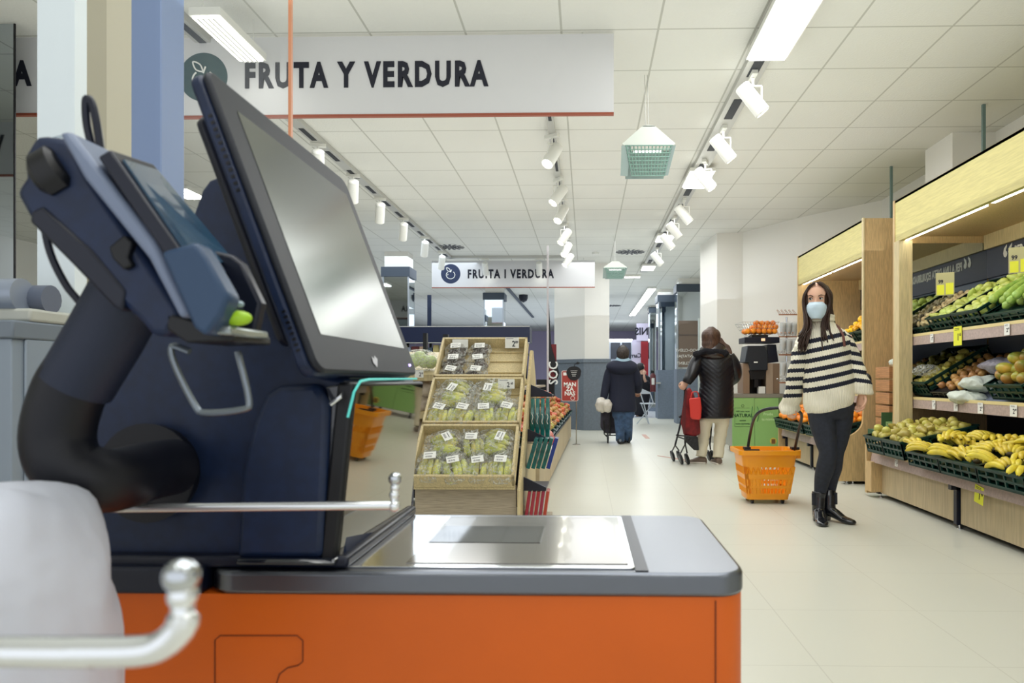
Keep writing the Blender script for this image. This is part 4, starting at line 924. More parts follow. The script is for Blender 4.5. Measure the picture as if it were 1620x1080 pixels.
def vegbag(x, v, wd, ht, label, m, kind='long', seed=0, rot=0, sticker=(0, .02), h=.0, thick=.038):
    if kind == 'long': wd *= 1.1; ht *= 1.12; thick = .046
    rnd = random.Random(seed)
    M = TM @ Matrix.Translation((x, v, h)) @ Matrix.Rotation(rot, 4, 'Z')
    t = thing('vegetable_bag', label, 'bag of vegetables', tuple(M.to_translation()), 'bagged vegetables in the leaning trays')
    n = 5 if kind == 'long' else 7
    for k in range(n):
        if kind == 'long':
            xx = (k-(n-1)/2)*wd/n*.9; yy = rnd.uniform(-.1, .05)*ht; L = ht*.33; r_ = wd/n*.62
            bd = rnd.uniform(-.25, .25)*wd
            pts = smoothpath([(xx, yy-L, thick*.5), (xx+bd*.3, yy-L*.3, thick*.9), (xx+bd*.35, yy+L*.4, thick*.9), (xx+bd*.1, yy+L, thick*.5)], 4)
            rs = [r_*(.45+.55*math.sin(math.pi*min(1, (i+.8)/len(pts)))) for i in range(len(pts))]
            obj('vegetable', B().tube(pts, rs, 8, M=M), m, t, smooth=180)
        else:
            obj('vegetable', B().ball((rnd.uniform(-.36, .36)*wd, rnd.uniform(-.36, .3)*ht, thick*.7), (wd*.2, ht*.17, thick*.6), 10, 6, M=M), m, t, smooth=180)
    b = B(); n1, n2 = 44, 22; rings = []
    for i in range(n2+1):
        a = math.pi*i/n2; rr = []
        for j in range(n1):
            q = 2*math.pi*j/n1; X = math.copysign(abs(math.cos(q))**.6, math.cos(q)); Yy = math.copysign(abs(math.sin(q))**.6, math.sin(q))
            s = max(math.sin(a), .01)**.55; p = Vector((X*wd*.52*s, Yy*ht*.52*s, thick-math.cos(a)*thick*1.05))
            d = noise.noise(Vector((p.x*22, p.y*22, seed*3.1+i*.4)))*.012+noise.noise(Vector((p.x*60, p.y*60, seed)))*.012+abs(noise.noise(Vector((p.x*90, p.y*30, seed))))*.012
            rr.append(M @ (p+Vector((d, -d, d*1.2))))
        rings.append(rr)
    b.loft(rings); b.add([M @ Vector(p) for p in ((-wd*.3, ht*.45, thick), (wd*.3, ht*.45, thick), (wd*.42, ht*.66, thick*1.5), (wd*.1, ht*.6, thick*1.1), (-wd*.38, ht*.64, thick*1.4))], [(0, 1, 2, 3, 4)])
    obj('film', b, film, t, smooth=180)
    sx_, sy_ = sticker; s1 = min(.036, wd*.3)
    MM = M @ Matrix.Translation((sx_, sy_, thick*2.12+.004)) @ Matrix.Rotation(rnd.uniform(-.35, .2), 4, 'Z')
    l_ = obj('label', B().box(-s1, s1, -.026, .026, -.001, .0015, MM), lab, t, smooth=0)
    bb = B()
    for k in range(7): bb.box(-s1*.7+k*.006, -s1*.7+k*.006+.002+.001*(k % 2), -.018, -.004, .0016, .0019, MM)
    bb.box(-s1*.8, s1*.5, .008, .012, .0016, .0019, MM)
    obj('barcode', bb, inkm, l_, smooth=0)
cxm = (TXL+TXR)/2
bt = 'bag of pale marrows in the bottom wooden tray, '
vegbag(-.92, .11, .15, .20, bt+'front row, leftmost', vegp, seed=1, sticker=(0, .04)); vegbag(-.775, .10, .15, .20, bt+'front row, second from left', vegp, seed=2, rot=.3)
vegbag(-.635, .10, .12, .19, bt+'front row, third from left', vegp, seed=3); vegbag(-.50, .105, .145, .21, bt+'front row, rightmost', vegp, seed=4)
vegbag(-.86, .30, .17, .20, bt+'back row, left, tilted', vegp, seed=5, rot=-1.2); vegbag(-.69, .29, .12, .18, bt+'back row, small middle one', vegp, seed=6, rot=.2); vegbag(-.54, .31, .18, .20, bt+'back row, right', vegp, seed=7, rot=-1.5)
mt_ = 'bag of pale aubergines in the middle wooden tray, '
vegbag(-.93, .445+.11, .15, .20, mt_+'front row, leftmost', vegp, seed=11); vegbag(-.785, .445+.11, .14, .21, mt_+'front row, second from left', vegp, seed=12, rot=-.2)
vegbag(-.645, .445+.11, .135, .20, mt_+'front row, third from left', vegp, seed=13, rot=.15); vegbag(-.505, .445+.12, .145, .21, mt_+'front row, rightmost', vegp, seed=14, rot=-.15)
vegbag(-.855, .445+.31, .2, .21, mt_+'back row, left', vegp, seed=15, rot=1.4); vegbag(-.62, .445+.315, .19, .22, mt_+'back row, right', vegp, seed=16, rot=1.6)
tt_ = 'bag of dark brown mushrooms in the top wooden tray, '
for r_ in range(3):
    for q in range(2):
        vegbag(-.92+.17*q, .89+.08+.125*r_, .155, .13, tt_+'%s row, %s' % (['front', 'middle', 'back'][r_], ['left', 'right'][q]), vegd, 'round', seed=30+r_*2+q, thick=.03)
def ycard(px, py, Y, wpx, hpx, txt, label, m=None, sz=.6):
    c = W(px, py, Y); s = wpx/F*Y; h_ = hpx/F*Y
    t = thing('price_card', label, 'price card', tuple(c), 'white price cards on the displays')
    obj('card', B().box(c.x-s/2, c.x+s/2, Y, Y+.003, c.z-h_/2, c.z+h_/2), m or paper, t, smooth=0)
    if txt:
        b = text_b(txt[0], h_*.75, .0004, h_*.01, .85, M=face_y(c.x+s*.12, Y-.001, c.z-h_*.12)); b.add_b(text_b(txt[1], h_*.32, .0004, .0006, .85, M=face_y(c.x+s*.34, Y-.001, c.z+h_*.04)))
        b.box(c.x-s*.42, c.x+s*.1, Y-.001, Y, c.z+h_*.36, c.z+h_*.40)
        obj('figures', b, inkm, t, smooth=0)
ycard(728, 543, 5.12, 25, 13, None, 'blank white price card at the top left of the leaning trays')
ycard(810, 542, 5.12, 22, 17, ('2', '89'), 'white 2.89 price card at the top right of the leaning trays')
ycard(801, 607, 4.74, 26, 15, ('2', '65'), 'white 2.65 price card between the top and middle wooden trays')
# rack left of the trays
rk2 = thing('side_rack', 'black rack with wooden shelves, partly hidden between till monitor and leaning trays', 'rack', (-1.45, 5.6, 0))
obj('frame', B().box(-1.9, -1.86, 5.2, 6.0, 0, 1.32).box(-1.14, -1.10, 5.75, 5.8, 0, 1.35).box(-1.3, -1.27, 5.75, 5.8, 0, 1.36).box(-1.9, -1.1, 5.9, 5.93, 0.02, 1.15), black, rk2, smooth=0)
for k, (z, nm) in enumerate(((.99, 'top'), (.72, 'middle'), (.48, 'lower'))):
    b = B().prism([(5.15, z-.01), (5.15, z+.035), (5.85, z+.22), (5.85, z+.17)], 'x', -1.88, WX(694-8*k, 5.3)); obj('wood_shelf', b, wood, rk2, smooth=0)
for i, (px, py, m, lb, s) in enumerate(((664, 570, mat('pale_green_apple', (206, 224, 160), .35, var=(12, .1)), 'clear bag of pale green apples on the top shelf of the black rack', .075), (672, 615, vegp2, 'crumpled beige bag on the middle shelf of the black rack, upper one', .07), (668, 640, vegp2, 'crumpled beige bag on the middle shelf of the black rack, lower one', .07), (660, 680, vegp2, 'crumpled beige bag on the lowest shelf of the black rack', .06))):
    c = W(px, py, 5.25)
    if i == 0:
        t = thing('apple_bag', lb, 'bag of apples', tuple(c)); 
        for q, (dx, dz) in enumerate(((-.04, 0), (.03, -.005), (0, .02), (.075, -.01), (-.1, -.01))): obj('apple', B().ball((c.x+dx, c.y+.02*(q % 2), c.z+dz), .05, 14, 10), m, t)
        bb = B().ball((c.x, c.y, c.z), (.14, .09, .085), 20, 12)
        for v in bb.v: v += Vector((1, 1, 1))*noise.noise(v*30)*.012
        obj('film', bb, film, t, smooth=180)
    else: lump('beige_bag', c, (s*1.2, s, s), m, lb, 'bag', 40+i)
ycard(663, 591, 5.1, 14, 12, ('2', '19'), 'small price card on the black rack under the apple bag')
# header beam of the gondola behind
Yb_ = 12.15
t = thing('gondola', 'dark navy shelving frame with a broad header beam behind the leaning trays', 'shelving', (-3.2, Yb_, 0))
obj('header_beam', B().box(-5.2, WX(838, Yb_), Yb_, Yb_+.5, W(0, 542, Yb_).z, W(0, 518, Yb_).z), mat('beam_navy', (24, 34, 64), .4), t, bevel=.004)
obj('beam_trim', B().box(-5.2, WX(838, Yb_), Yb_-.004, Yb_, W(0, 543.5, Yb_).z, W(0, 542, Yb_).z).box(-5.2, WX(838, Yb_), Yb_-.004, Yb_, W(0, 518, Yb_).z, W(0, 516.8, Yb_).z), trk, t, smooth=0)
obj('mast', B().box(WX(676, Yb_+.1), WX(682, Yb_+.1), Yb_+.1, Yb_+.14, W(0, 518, Yb_).z, W(0, 467, Yb_).z), navy, t, smooth=0)
for px in (645, 681, 832):
    x = WX(px, Yb_+.25); obj('leg', B().box(x-.02, x+.02, Yb_+.25, Yb_+.29, 0, 1.6), black, t, smooth=0)
obj('shelf', B().box(-5.2, WX(836, Yb_), Yb_+.02, Yb_+.6, 1.39, 1.42).box(-5.2, WX(836, Yb_), Yb_+.02, Yb_+.6, .9, .93).box(-5.2, WX(836, Yb_), Yb_+.02, Yb_+.6, .4, .43).box(-5.2, WX(836, Yb_), Yb_+.05, Yb_+.6, 0.0, .1), black, t, smooth=0)
cols = [(220, 206, 140), (230, 228, 220), (150, 60, 50), (196, 204, 120), (180, 190, 206), (120, 60, 60), (232, 200, 170), (90, 110, 130)]
rnd = random.Random(3); x = -3.4; k = 0
while x < -1.15:
    wd_ = rnd.uniform(.05, .12); o = B().box(x, x+wd_, Yb_+.12, Yb_+.3, 1.422, 1.422+rnd.uniform(.09, .15)).box(x+.004, x+wd_-.004, Yb_+.118, Yb_+.12, 1.45, 1.47)
    obj('grocery_carton', o, mat('carton_%d' % (k % 8), cols[k % 8], .5), base=True, label='small grocery carton on the shelf under the navy beam behind the trays', cat='carton', group='cartons under the navy beam', bevel=.003); x += wd_+.015; k += 1
# aisle side of the island: dark brackets, pouches, long run of crates
run = thing('island_run', 'long low beech counter of sloping crates along the aisle, left of the walkway', 'display stand', (-.6, 8.6, 0))
xa, xb = -.36, -.245; ya, yb2 = 5.58, 11.9
n_p = 5
for k in range(n_p):
    q0, q1 = k/n_p, (k+1)/n_p
    f0 = (xa+(xb-xa)*q0, ya+(yb2-ya)*q0+.01); f1 = (xa+(xb-xa)*q1, ya+(yb2-ya)*q1-.01)
    obj('base_panel', B().prism([f0, f1, (f1[0]-.03, f1[1]), (f0[0]-.03, f0[1])], 'z', .05, .375), panelw, run, smooth=0)
obj('plinth', B().prism([(xa-.06, ya+.03), (xb-.06, yb2-.03), (xb-.72, yb2-.03), (xa-.72, ya+.03)], 'z', 0.0, .1), navy2, run, smooth=0)
obj('deck', B().add([(xa-.01, ya, .375), (xb-.01, yb2, .375), (xb-.72, yb2, .80), (xa-.72, ya, .80), (xa-.01, ya, .34), (xb-.01, yb2, .34), (xb-.72, yb2, .3), (xa-.72, ya, .3)], [(0, 1, 2, 3), (0, 3, 7, 4), (1, 5, 6, 2), (3, 2, 6, 7), (0, 4, 5, 1)]), navy2, run, smooth=0)
for z_, nm in ((.86, 'upper'),):
    obj('upper_shelf', B().prism([(xa-.42, ya+.0), (xb-.42, yb2), (xb-.72, yb2), (xa-.72, ya+.0)], 'z', z_, z_+.03), woodg, run, smooth=0)
kinds = [K_rapple, K_rapple, K_apple, K_apple, K_onion, K_rapple, K_onion, K_apple, K_rapple, K_onion, K_apple, K_rapple]
names = {id(K_rapple): 'red apples', id(K_apple): 'green apples', id(K_onion): 'onions'}
pos_ = ['nearest', 'second nearest', 'third nearest', 'fourth nearest', 'fifth nearest', 'sixth nearest', 'sixth farthest', 'fifth farthest', 'fourth farthest', 'third farthest', 'second farthest', 'farthest']
for k in range(12):
    yc = 5.86+.515*k; x = xa+(xb-xa)*(yc-ya)/(yb2-ya)-.02
    c = crate(x, yc, .39, R(31), '%s crate of %s on the low aisle counter' % (pos_[k], names[id(kinds[k])]), wd=.46, l_=.6, h_=.1, yaw=math.pi)
    fill(kinds[k], c, '%s in the %s crate of the low aisle counter' % (names[id(kinds[k])][:-1], pos_[k]), '%s, %s aisle crate' % (names[id(kinds[k])], pos_[k]), .078, h=.08, seed=50+k, second=.3, rot='up')
for k in range(8):
    yc = 5.7+.55*k; x = xa-.55
    lump('produce_bag', (x, yc, .95), (.14, .2, .07), (vegp2, mat('potato_bag', (206, 190, 140), .6, var=(14, .3)), plastg)[k % 3], 'crumpled produce bag on the upper ledge of the aisle counter, number %s from the trays' % ['one', 'two', 'three', 'four', 'five', 'six', 'seven', 'eight'][k], 'bag', 60+k, group='bags on the aisle counter ledge')
for k, (px, py, m) in enumerate(((872, 690, mat('pink_pack', (206, 130, 120), .5)), (878, 700, mat('red_pack', (180, 60, 60), .5)), (874, 712, paper))):
    c = W(px, py, 5.75-.05*k); lump('small_pack', (c.x-.03, c.y, c.z+.01), (.045, .09, .04), m, '%s pack at the near end of the low aisle counter' % ['pink', 'red', 'white'][k], 'pack', 80+k)
# dark brackets with pouches on the aisle side
br_ = thing('bracket_shelf', 'three dark triangular shelf brackets on the aisle side of the leaning trays', 'shelf', (-.3, 4.8, 0))
teal_m = hue_jitter(mat('teal_pouch', (20, 116, 110), .25, coat=.4, var=(12, .3)), .15); redp = hue_jitter(mat('red_pouch', (170, 40, 46), .3, coat=.3), .2); bluep = mat('blue_pouch', (30, 56, 130), .3)
for i, (Y, y0p, y1p) in enumerate(((5.0, 608, 627), (4.72, 677, 697), (4.42, 752, 773))):
    x0, x1 = TXR+.034, WX((873, 869, 864)[i], Y); zt_ = W(0, y0p, Y).z; zb_ = W(0, y1p, Y).z
    s = obj('bracket', B().prism([(x0, zb_), (x0, zt_), (x1, zb_+.02), (x1, zb_)], 'y', Y, Y+.02).box(x0, x1, Y+.02, Y+.33, zb_, zb_+.012), navy2, br_, smooth=0)
    if i < 2:
        z1 = W(0, y0p+38, Y).z
        obj('hook_bar', B().tube([(x0, Y+.02, zb_-.01), (x1-.01, Y+.02, zb_-.01)], .004, 6), trk, s)
rowl = ['leftmost', 'second', 'third', 'rightmost']
for k in range(4):
    x = TXR+.052+k*.034; c = (x, 4.93, .76)
    o = obj('teal_pouch', B().loft([[(x-.013, 4.9, .60), (x+.013, 4.9, .60), (x+.013, 4.99, .60), (x-.013, 4.99, .60)], [(x-.016, 4.885, .68), (x+.016, 4.885, .68), (x+.016, 5.0, .68), (x-.016, 5.0, .68)], [(x-.012, 4.9, .80), (x+.012, 4.9, .80), (x+.012, 4.99, .80), (x-.012, 4.99, .80)], [(x-.013, 4.94, .86), (x+.013, 4.94, .86), (x+.013, 4.95, .86), (x-.013, 4.95, .86)]]), teal_m, base=True, bevel=.004, label='teal pouch hanging under the top dark bracket, %s of four' % rowl[k], cat='pouch', group='teal pouches by the trays')
    obj('white_mark', B().tube(smoothpath([(x-.003, 4.882, .76), (x+.005, 4.881, .74), (x-.002, 4.878, .71), (x+.003, 4.878, .69)], 3), .002, 5), paper, o)
for k in range(5):
    x = TXR+.045+k*.032; M = Matrix.Translation((x, 4.60, .425)) @ Matrix.Rotation(R(16), 4, 'Y')
    obj('leaning_pack', B().box(-.012, .012, 0, .12, 0, .20, M).box(-.013, .013, -.002, .0, .14, .17, M), bluep if k == 4 else teal_m, base=True, bevel=.005, smooth=0, label='%s pack leaning on the middle dark bracket, %s' % ('blue' if k == 4 else 'teal', ['first from left', 'second from left', 'third from left', 'fourth from left', 'at the right end'][k]), cat='pack', group='packs on the middle bracket')
for k in range(5):
    x = TXR+.045+k*.028; M = Matrix.Translation((x, 4.43, .13)) @ Matrix.Rotation(R(8), 4, 'Y')
    obj('red_pack', B().box(-.010, .010, 0, .12, 0, .18, M), redp, base=True, bevel=.004, smooth=0, label='red and white pack below the lowest dark bracket, %s from the wooden side' % ['first', 'second', 'third', 'fourth', 'fifth'][k], cat='pack', group='red packs under the bracket')
obj('pack_ledge', B().box(TXR+.034, -.22, 4.42, 4.75, 0, .125), woodg, br_, smooth=0)
c = W(878, 770, 4.9)
# apple sign
Y = 10.9; t = thing('apple_sign', 'red MANZANAS sign with a black apple on a thin pole', 'sign', tuple(W(903, 702, Y)))
x0, x1 = WX(888, Y), WX(915, Y); z0, z1 = W(0, 634, Y).z, W(0, 586, Y).z
obj('pole', B().tube([(x1-.03, Y+.01, 0), (x1-.03, Y+.01, z0+.05)], .008, 8).lathe([(.06, 0), (.06, .008), (.008, .012)], 14, loc=(x1-.03, Y+.01, 0)), steelm, t)
obj('border', B().prism(rrect(x0, x1, z0, z1, .03), 'y', Y, Y+.008), mat('sign_border', (206, 186, 180), .5), t, smooth=0)
obj('red_board', B().prism(rrect(x0+.012, x1-.012, z0+.012, z1-.012, .02), 'y', Y-.004, Y), mat('manzanas_red', (166, 62, 54), .5), t, smooth=0)
b = B()
for s_, py in (('MAN', 608), ('ZA', 615), ('NAS', 622)): b.add_b(text_b(s_, .085, .001, .003, 1, M=face_y((x0+x1)/2, Y-.006, W(0, py, Y).z)))
b.tube([(WX(906, Y)+.03*math.cos(R(a)), Y-.006, W(0, 629, Y).z+.03*math.sin(R(a))) for a in range(0, 361, 30)], .004, 5)
b.box(x0+.03, x0+.08, Y-.006, Y-.0045, z1-.075, z1-.03)
obj('lettering', b, paper, t, smooth=0)
ac = W(908, 590, Y); sc_ = 12/F*Y
ap = [(math.cos(a), math.sin(a)) for a in [2*math.pi*k/28 for k in range(28)]]
ap = [(ac.x+sc_*(x*(1.0 if z > 0 else .92)), ac.z+sc_*(z*1.0-.12*(1-abs(x))*(1 if z > 0 else -.3))) for x, z in ap]
obj('apple_shape', B().prism(ap, 'y', Y-.014, Y-.006).tube([(ac.x, Y-.01, ac.z+sc_*.8), (ac.x+.02, Y-.01, ac.z+sc_*1.25)], .006, 5).prism([(ac.x+.02+.0, ac.z+sc_*1.2), (ac.x+.06, ac.z+sc_*1.15), (ac.x+.1, ac.z+sc_*1.35), (ac.x+.05, ac.z+sc_*1.5)], 'y', Y-.014, Y-.006), black, t, smooth=0)
b = B()
for k in range(4): b.box(ac.x-.05+.008*k, ac.x+.05-.008*k, Y-.016, Y-.0142, ac.z+.03-.025*k, ac.z+.036-.025*k)
obj('small_print', b, paper, t, smooth=0)
# dark promotion stand behind
Y = 12.3; t = thing('promo_stand', 'dark stand with a red side panel and white lettering left of the white column', 'stand', (WX(858, Y), Y, 0))
obj('dark_panel', B().box(WX(848, Y), WX(876, Y), Y+.1, Y+.5, 0, W(0, 600, Y).z).prism([(WX(867, Y), W(0, 500, Y).z+.5), (WX(872, Y), W(0, 548, Y).z), (WX(885, Y), W(0, 590, Y).z), (WX(882, Y), W(0, 600, Y).z), (WX(866, Y), W(0, 570, Y).z)], 'y', Y, Y+.03), black, t, smooth=0)
obj('red_panel', B().box(WX(868, Y), WX(880, Y), Y+.05, Y+.09, W(0, 600, Y).z, W(0, 545, Y).z), mat('deep_red', (120, 34, 40), .5), t, smooth=0)
obj('lettering', text_b('SOC', .22, .002, .004, .9, M=face_y(WX(876, Y), Y-.005, W(0, 590, Y).z) @ Matrix.Rotation(R(90), 4, 'Z')), paper, t, smooth=0)
# far gondolas, seen over and beside the island
for i, (x0, x1, Y, zt_) in enumerate(((-5.5, -1.45, 9.0, 1.25), (-6, -1.6, 15.0, 1.55), (-7, -1.8, 20.0, 1.8))):
    t = thing('gondola', ['nearer', 'middle', 'farthest'][i]+' of the low grocery shelf rows far behind the leaning trays', 'shelving', ((x0+x1)/2, Y, 0))
    obj('back', B().box(x0, x1, Y+.2, Y+.24, 0, zt_), backn, t, smooth=0)
    for k in range(5): obj('shelf', B().box(x0, x1, Y-.2, Y+.2, .08+k*(zt_-.1)/4, .11+k*(zt_-.1)/4), (woodg, navy2)[k % 2], t, smooth=0)
    rnd = random.Random(i)
    for lv_ in range(4):
        x = x0+.05
        while x < x1-.2:
            wd_ = rnd.uniform(.12, .3); z0 = .112+lv_*(zt_-.1)/4
            obj('carton', B().box(x, x+wd_-.01, Y-.18, Y+.1, z0, z0+rnd.uniform(.5, .85)*(zt_-.15)/4), mat('carton_%d' % rnd.randint(0, 7), (0, 0, 0)), smooth=0, base=True, label='grocery carton on the %s low shelf row behind the trays' % ['nearer', 'middle', 'farthest'][i], cat='carton', group='cartons, %s shelf row' % ['nearer', 'middle', 'farthest'][i]); x += wd_
# end fridge / far store fittings at the passage end
far = mat('far_panel_white', (206, 214, 226), .5)
b = B().box(WX(964, 28), WX(1000, 28), 28, 28.6, 0, W(0, 540, 28).z); o = obj('display_fridge', b, far, label='pale cabinet with dark glass doors at the far end of the passage', cat='cabinet', base=True, smooth=0)
obj('dark_glass', B().box(WX(966, 27.98), WX(981, 27.98), 27.95, 27.99, W(0, 568, 28).z, W(0, 543, 28).z).box(WX(984, 27.98), WX(998, 27.98), 27.95, 27.99, W(0, 568, 28).z, W(0, 543, 28).z), mat('dark_pane', (70, 74, 84), .2), o, smooth=0)
obj('lit_header', B().box(WX(964, 28), WX(1000, 28), 27.9, 28, W(0, 540.5, 28).z, W(0, 537.5, 28).z), lampd, o, smooth=0)
t = thing('shop_banner', 'white banner with dark reversed lettering above a red panel at the passage end', 'banner', (WX(1016, 26), 26, 0))
obj('white_board', B().box(WX(1007, 26), WX(1028, 26), 26, 26.05, W(0, 540, 26).z, W(0, 513, 26).z), mat('banner_white', (214, 206, 226), .5), t, smooth=0)
obj('lettering', text_b('UNIS', .36, .002, .01, .9, M=face_y(WX(1020, 26), 25.99, W(0, 526, 26).z), mirror=True), inkm, t, smooth=0)
obj('red_panel', B().box(WX(1014, 26), WX(1027, 26), 26, 26.05, 0, W(0, 541, 26).z), mat('banner_red', (150, 30, 40), .5), t, smooth=0)
obj('white_panel', B().box(WX(1000, 26.1), WX(1014, 26.1), 26.1, 26.15, 0, W(0, 538, 26).z), mat('banner_white', (0, 0, 0)), t, smooth=0)
t2 = obj('small_script', text_b('Carn', .22, .002, .004, .9, M=face_y(WX(1006, 26), 26.08, W(0, 563, 26).z), mirror=True), inkm, t, smooth=0)
t = thing('fire_extinguisher', 'dark red fire extinguisher with a white label on the passage column', 'fire extinguisher', tuple(W(1033, 600, 17.6)))
c = W(1033, 620, 17.6); obj('cylinder', B().lathe([(.001, 0), (.07, .01), (.07, .40), (.03, .46), (.001, .47)], 14, loc=(c.x, 17.6, c.z)), mat('extinguisher_red', (96, 40, 44), .35), t)
obj('label_patch', B().box(c.x-.04, c.x+.03, 17.525, 17.53, c.z+.18, c.z+.34), paper, t, smooth=0)
obj('valve', B().box(c.x-.05, c.x+.03, 17.57, 17.62, c.z+.46, c.z+.52), black, t, smooth=0)
obj('wall_bracket', B().box(c.x+.05, WX(1042, 17.9)+.02, 17.6, 17.95, c.z+.2, c.z+.24), trk, t, smooth=0)
# folding chair
chm = mat('folding_chair_white', (196, 204, 216), .4)
Y = 15.6; t = thing('folding_chair', 'white metal folding chair standing in the passage', 'chair', tuple(W(1022, 650, Y)))
def CP(px, py, y): v = W(px, py, y); return (v.x, v.y, max(v.z, .012))
obj('backrest', B().hexa([Vector(CP(1010, 612, Y)), Vector(CP(1028, 620, Y)), Vector(CP(1029, 623, Y)), Vector(CP(1011, 623, Y))]+[Vector(CP(1010, 612, Y+.02)), Vector(CP(1028, 620, Y+.02)), Vector(CP(1029, 623, Y+.02)), Vector(CP(1011, 623, Y+.02))]), chm, t, smooth=0)
obj('seat', B().box(WX(1014, Y), WX(1037, Y), Y-.02, Y+.36, .44, .46), chm, t, smooth=0)
obj('frame_tube', B().tube([CP(1010, 612, Y), CP(1019, 640, Y), CP(1027, 680, Y)], .012, 6), chm, t)
obj('leg', B().tube([CP(1028, 620, Y), (WX(1034, Y), Y+.0, .45)], .012, 6).tube([(WX(1034, Y), Y+.1, .45), (WX(1008, Y), Y+.1, .012)], .012, 6), chm, t)
obj('leg', B().tube([(WX(1016, Y), Y+.34, .45), (WX(1028, Y), Y+.34, .012)], .012, 6).tube([(WX(1020, Y), Y+.1, .2), (WX(1020, Y), Y+.34, .2)], .01, 6), chm, t)
obj('floor_mark', B().box(WX(1019, 12.3), WX(1026, 12.3), 12.0, 12.9, 0.0005, .002), mat('floor_tape', (196, 150, 130), .5), label='small reddish mark stuck on the floor between the two shoppers', cat='floor mark', base=True, smooth=0)
obj('floor_mark', B().add([tuple(W(1040, 720, 9.39)), tuple(W(1100, 729, 8.75)), tuple(W(1100, 730.5, 8.65)), tuple(W(1040, 720.6, 9.33))], [(0, 1, 2, 3)]), mat('floor_tape', (0, 0, 0)), label='thin reddish line on the floor under the stroller', cat='floor mark', smooth=0, solid=.002)
for o in list(bpy.data.objects):
    if o.get('label', '').startswith('thin reddish'):
        for v in o.data.vertices: v.co.z = .002
# ---------------------------------------------------------------- juicer corner
Y = 9.75
gm = mat('cabinet_green', (148, 194, 118), .3, coat=.3); gm2 = mat('cabinet_grey_metal', (150, 150, 136), .35, .3)
x0, x1 = WX(1158, Y), WX(1232, Y); zt_ = W(0, 628, Y).z
t = thing('juice_cabinet', 'green two-door cabinet under the orange-juice machine', 'cabinet', ((x0+x1)/2, Y, 0))
obj('carcass', B().box(x0+.002, x1, Y+.012, Y+.46, .08, zt_), gm2, t, smooth=0)
obj('worktop', B().box(x0-.02, x1+.10, Y-.01, Y+.47, zt_, zt_+.05), mat('worktop_grey', (136, 132, 120), .4), t, smooth=0)
xm = (x0+x1)/2-.01
for a, c_, tx in ((x0+.004, xm-.002, 0), (xm+.002, x1-.004, 1)):
    d = obj('door', B().box(a, c_, Y-.006, Y+.012, .085, zt_-.004), gm, t, bevel=.002)
    hx = c_-.03 if tx == 0 else a+.03
    obj('handle', B().tube(smoothpath([(hx, Y-.008, .42), (hx+(.012 if tx else -.012), Y-.03, .48), (hx+(.012 if tx else -.012), Y-.03, .56), (hx, Y-.008, .62)], 4), .006, 6), mat('handle_green', (90, 140, 80), .4), d)
    if tx == 0:
        b = text_b('NATURAL', .062, .0006, .0015, .95, M=face_y((a+c_)/2-.01, Y-.008, .50)); b.add_b(text_b('100% zumo recien', .028, .0004, .0005, .9, M=face_y((a+c_)/2-.01, Y-.008, .555)))
        b.add_b(text_b('naranjas', .028, .0004, .0005, .9, M=face_y((a+c_)/2-.01, Y-.008, .435))); b.add_b(text_b('recien exprimidas', .03, .0004, .0005, .9, M=face_y((a+c_)/2-.01, Y-.008, .39)))
        for zz in (.60, .35): b.box(a+.03, c_-.06, Y-.0075, Y-.0065, zz, zz+.003)
        b.box(a+.03, a+.033, Y-.0075, Y-.0065, .35, .60)
        b.tube([((a+c_)/2-.01+.018*math.cos(R(q)), Y-.008, .63+.018*math.sin(R(q))) for q in range(0, 361, 45)], .002, 4)
        obj('lettering', b, mat('dark_green_ink', (30, 70, 40), .5), d, smooth=0)
    else:
        b = text_b('Prueba', .05, .0006, .001, .9, M=face_y((a+c_)/2+.02, Y-.008, .52)); b.add_b(text_b('tu mismo', .05, .0006, .001, .9, M=face_y((a+c_)/2+.02, Y-.008, .45)))
        obj('lettering', b, mat('pale_green_ink', (206, 236, 176), .5), d, smooth=0)
        obj('round_sticker', B().lathe([(.045, -.002), (.045, 0)], 20, M=Matrix.Translation((c_-.07, Y-.007, .16)) @ Matrix.Rotation(R(90), 4, 'X')), mat('sticker_yellow', (220, 200, 90), .5), d, smooth=0)
        obj('sticker_face', B().box(c_-.095, c_-.045, Y-.012, Y-.009, .125, .185), mat('sticker_brown', (130, 90, 50), .5), d, smooth=0)
obj('side_panel', B().box(x1, x1+.09, Y-.004, Y+.46, .08, zt_), mat('side_green_grey', (120, 150, 96), .35, .2), t, smooth=0)
for x in (x0+.06, x1-.03): 
    for yy in (Y+.06, Y+.4): obj('castor', B().tube([(x-.012, yy, .035), (x+.012, yy, .035)], .035, 14).box(x-.015, x+.015, yy-.015, yy+.015, .05, .085), black, t)
# juice machine
zb_ = zt_+.051; Ym = Y+.08
t = thing('juice_machine', 'black and bronze orange-juicing machine standing on the green cabinet', 'juicer', ((x0+x1)/2, Ym+.2, zb_))
bro = mat('machine_bronze', (146, 122, 100), .4, .2); mb = mat('machine_black', (34, 40, 48), .35)
def XY(px): return WX(px, Ym)
def ZY(py): return W(0, py, Ym).z
obj('left_cheek', B().box(XY(1175.5), XY(1186), Ym, Ym+.36, zb_, ZY(575)), bro, t, bevel=.004)
obj('right_cheek', B().box(XY(1212), XY(1234), Ym+.02, Ym+.36, zb_, ZY(575)), bro, t, bevel=.004)
obj('cheek_front', B().box(XY(1212), XY(1223), Ym, Ym+.02, zb_, ZY(575)), mat('machine_bronze_light', (170, 150, 130), .4, .1), t, smooth=0)
obj('back_plate', B().box(XY(1186), XY(1212), Ym+.28, Ym+.36, zb_, ZY(575)), black, t, smooth=0)
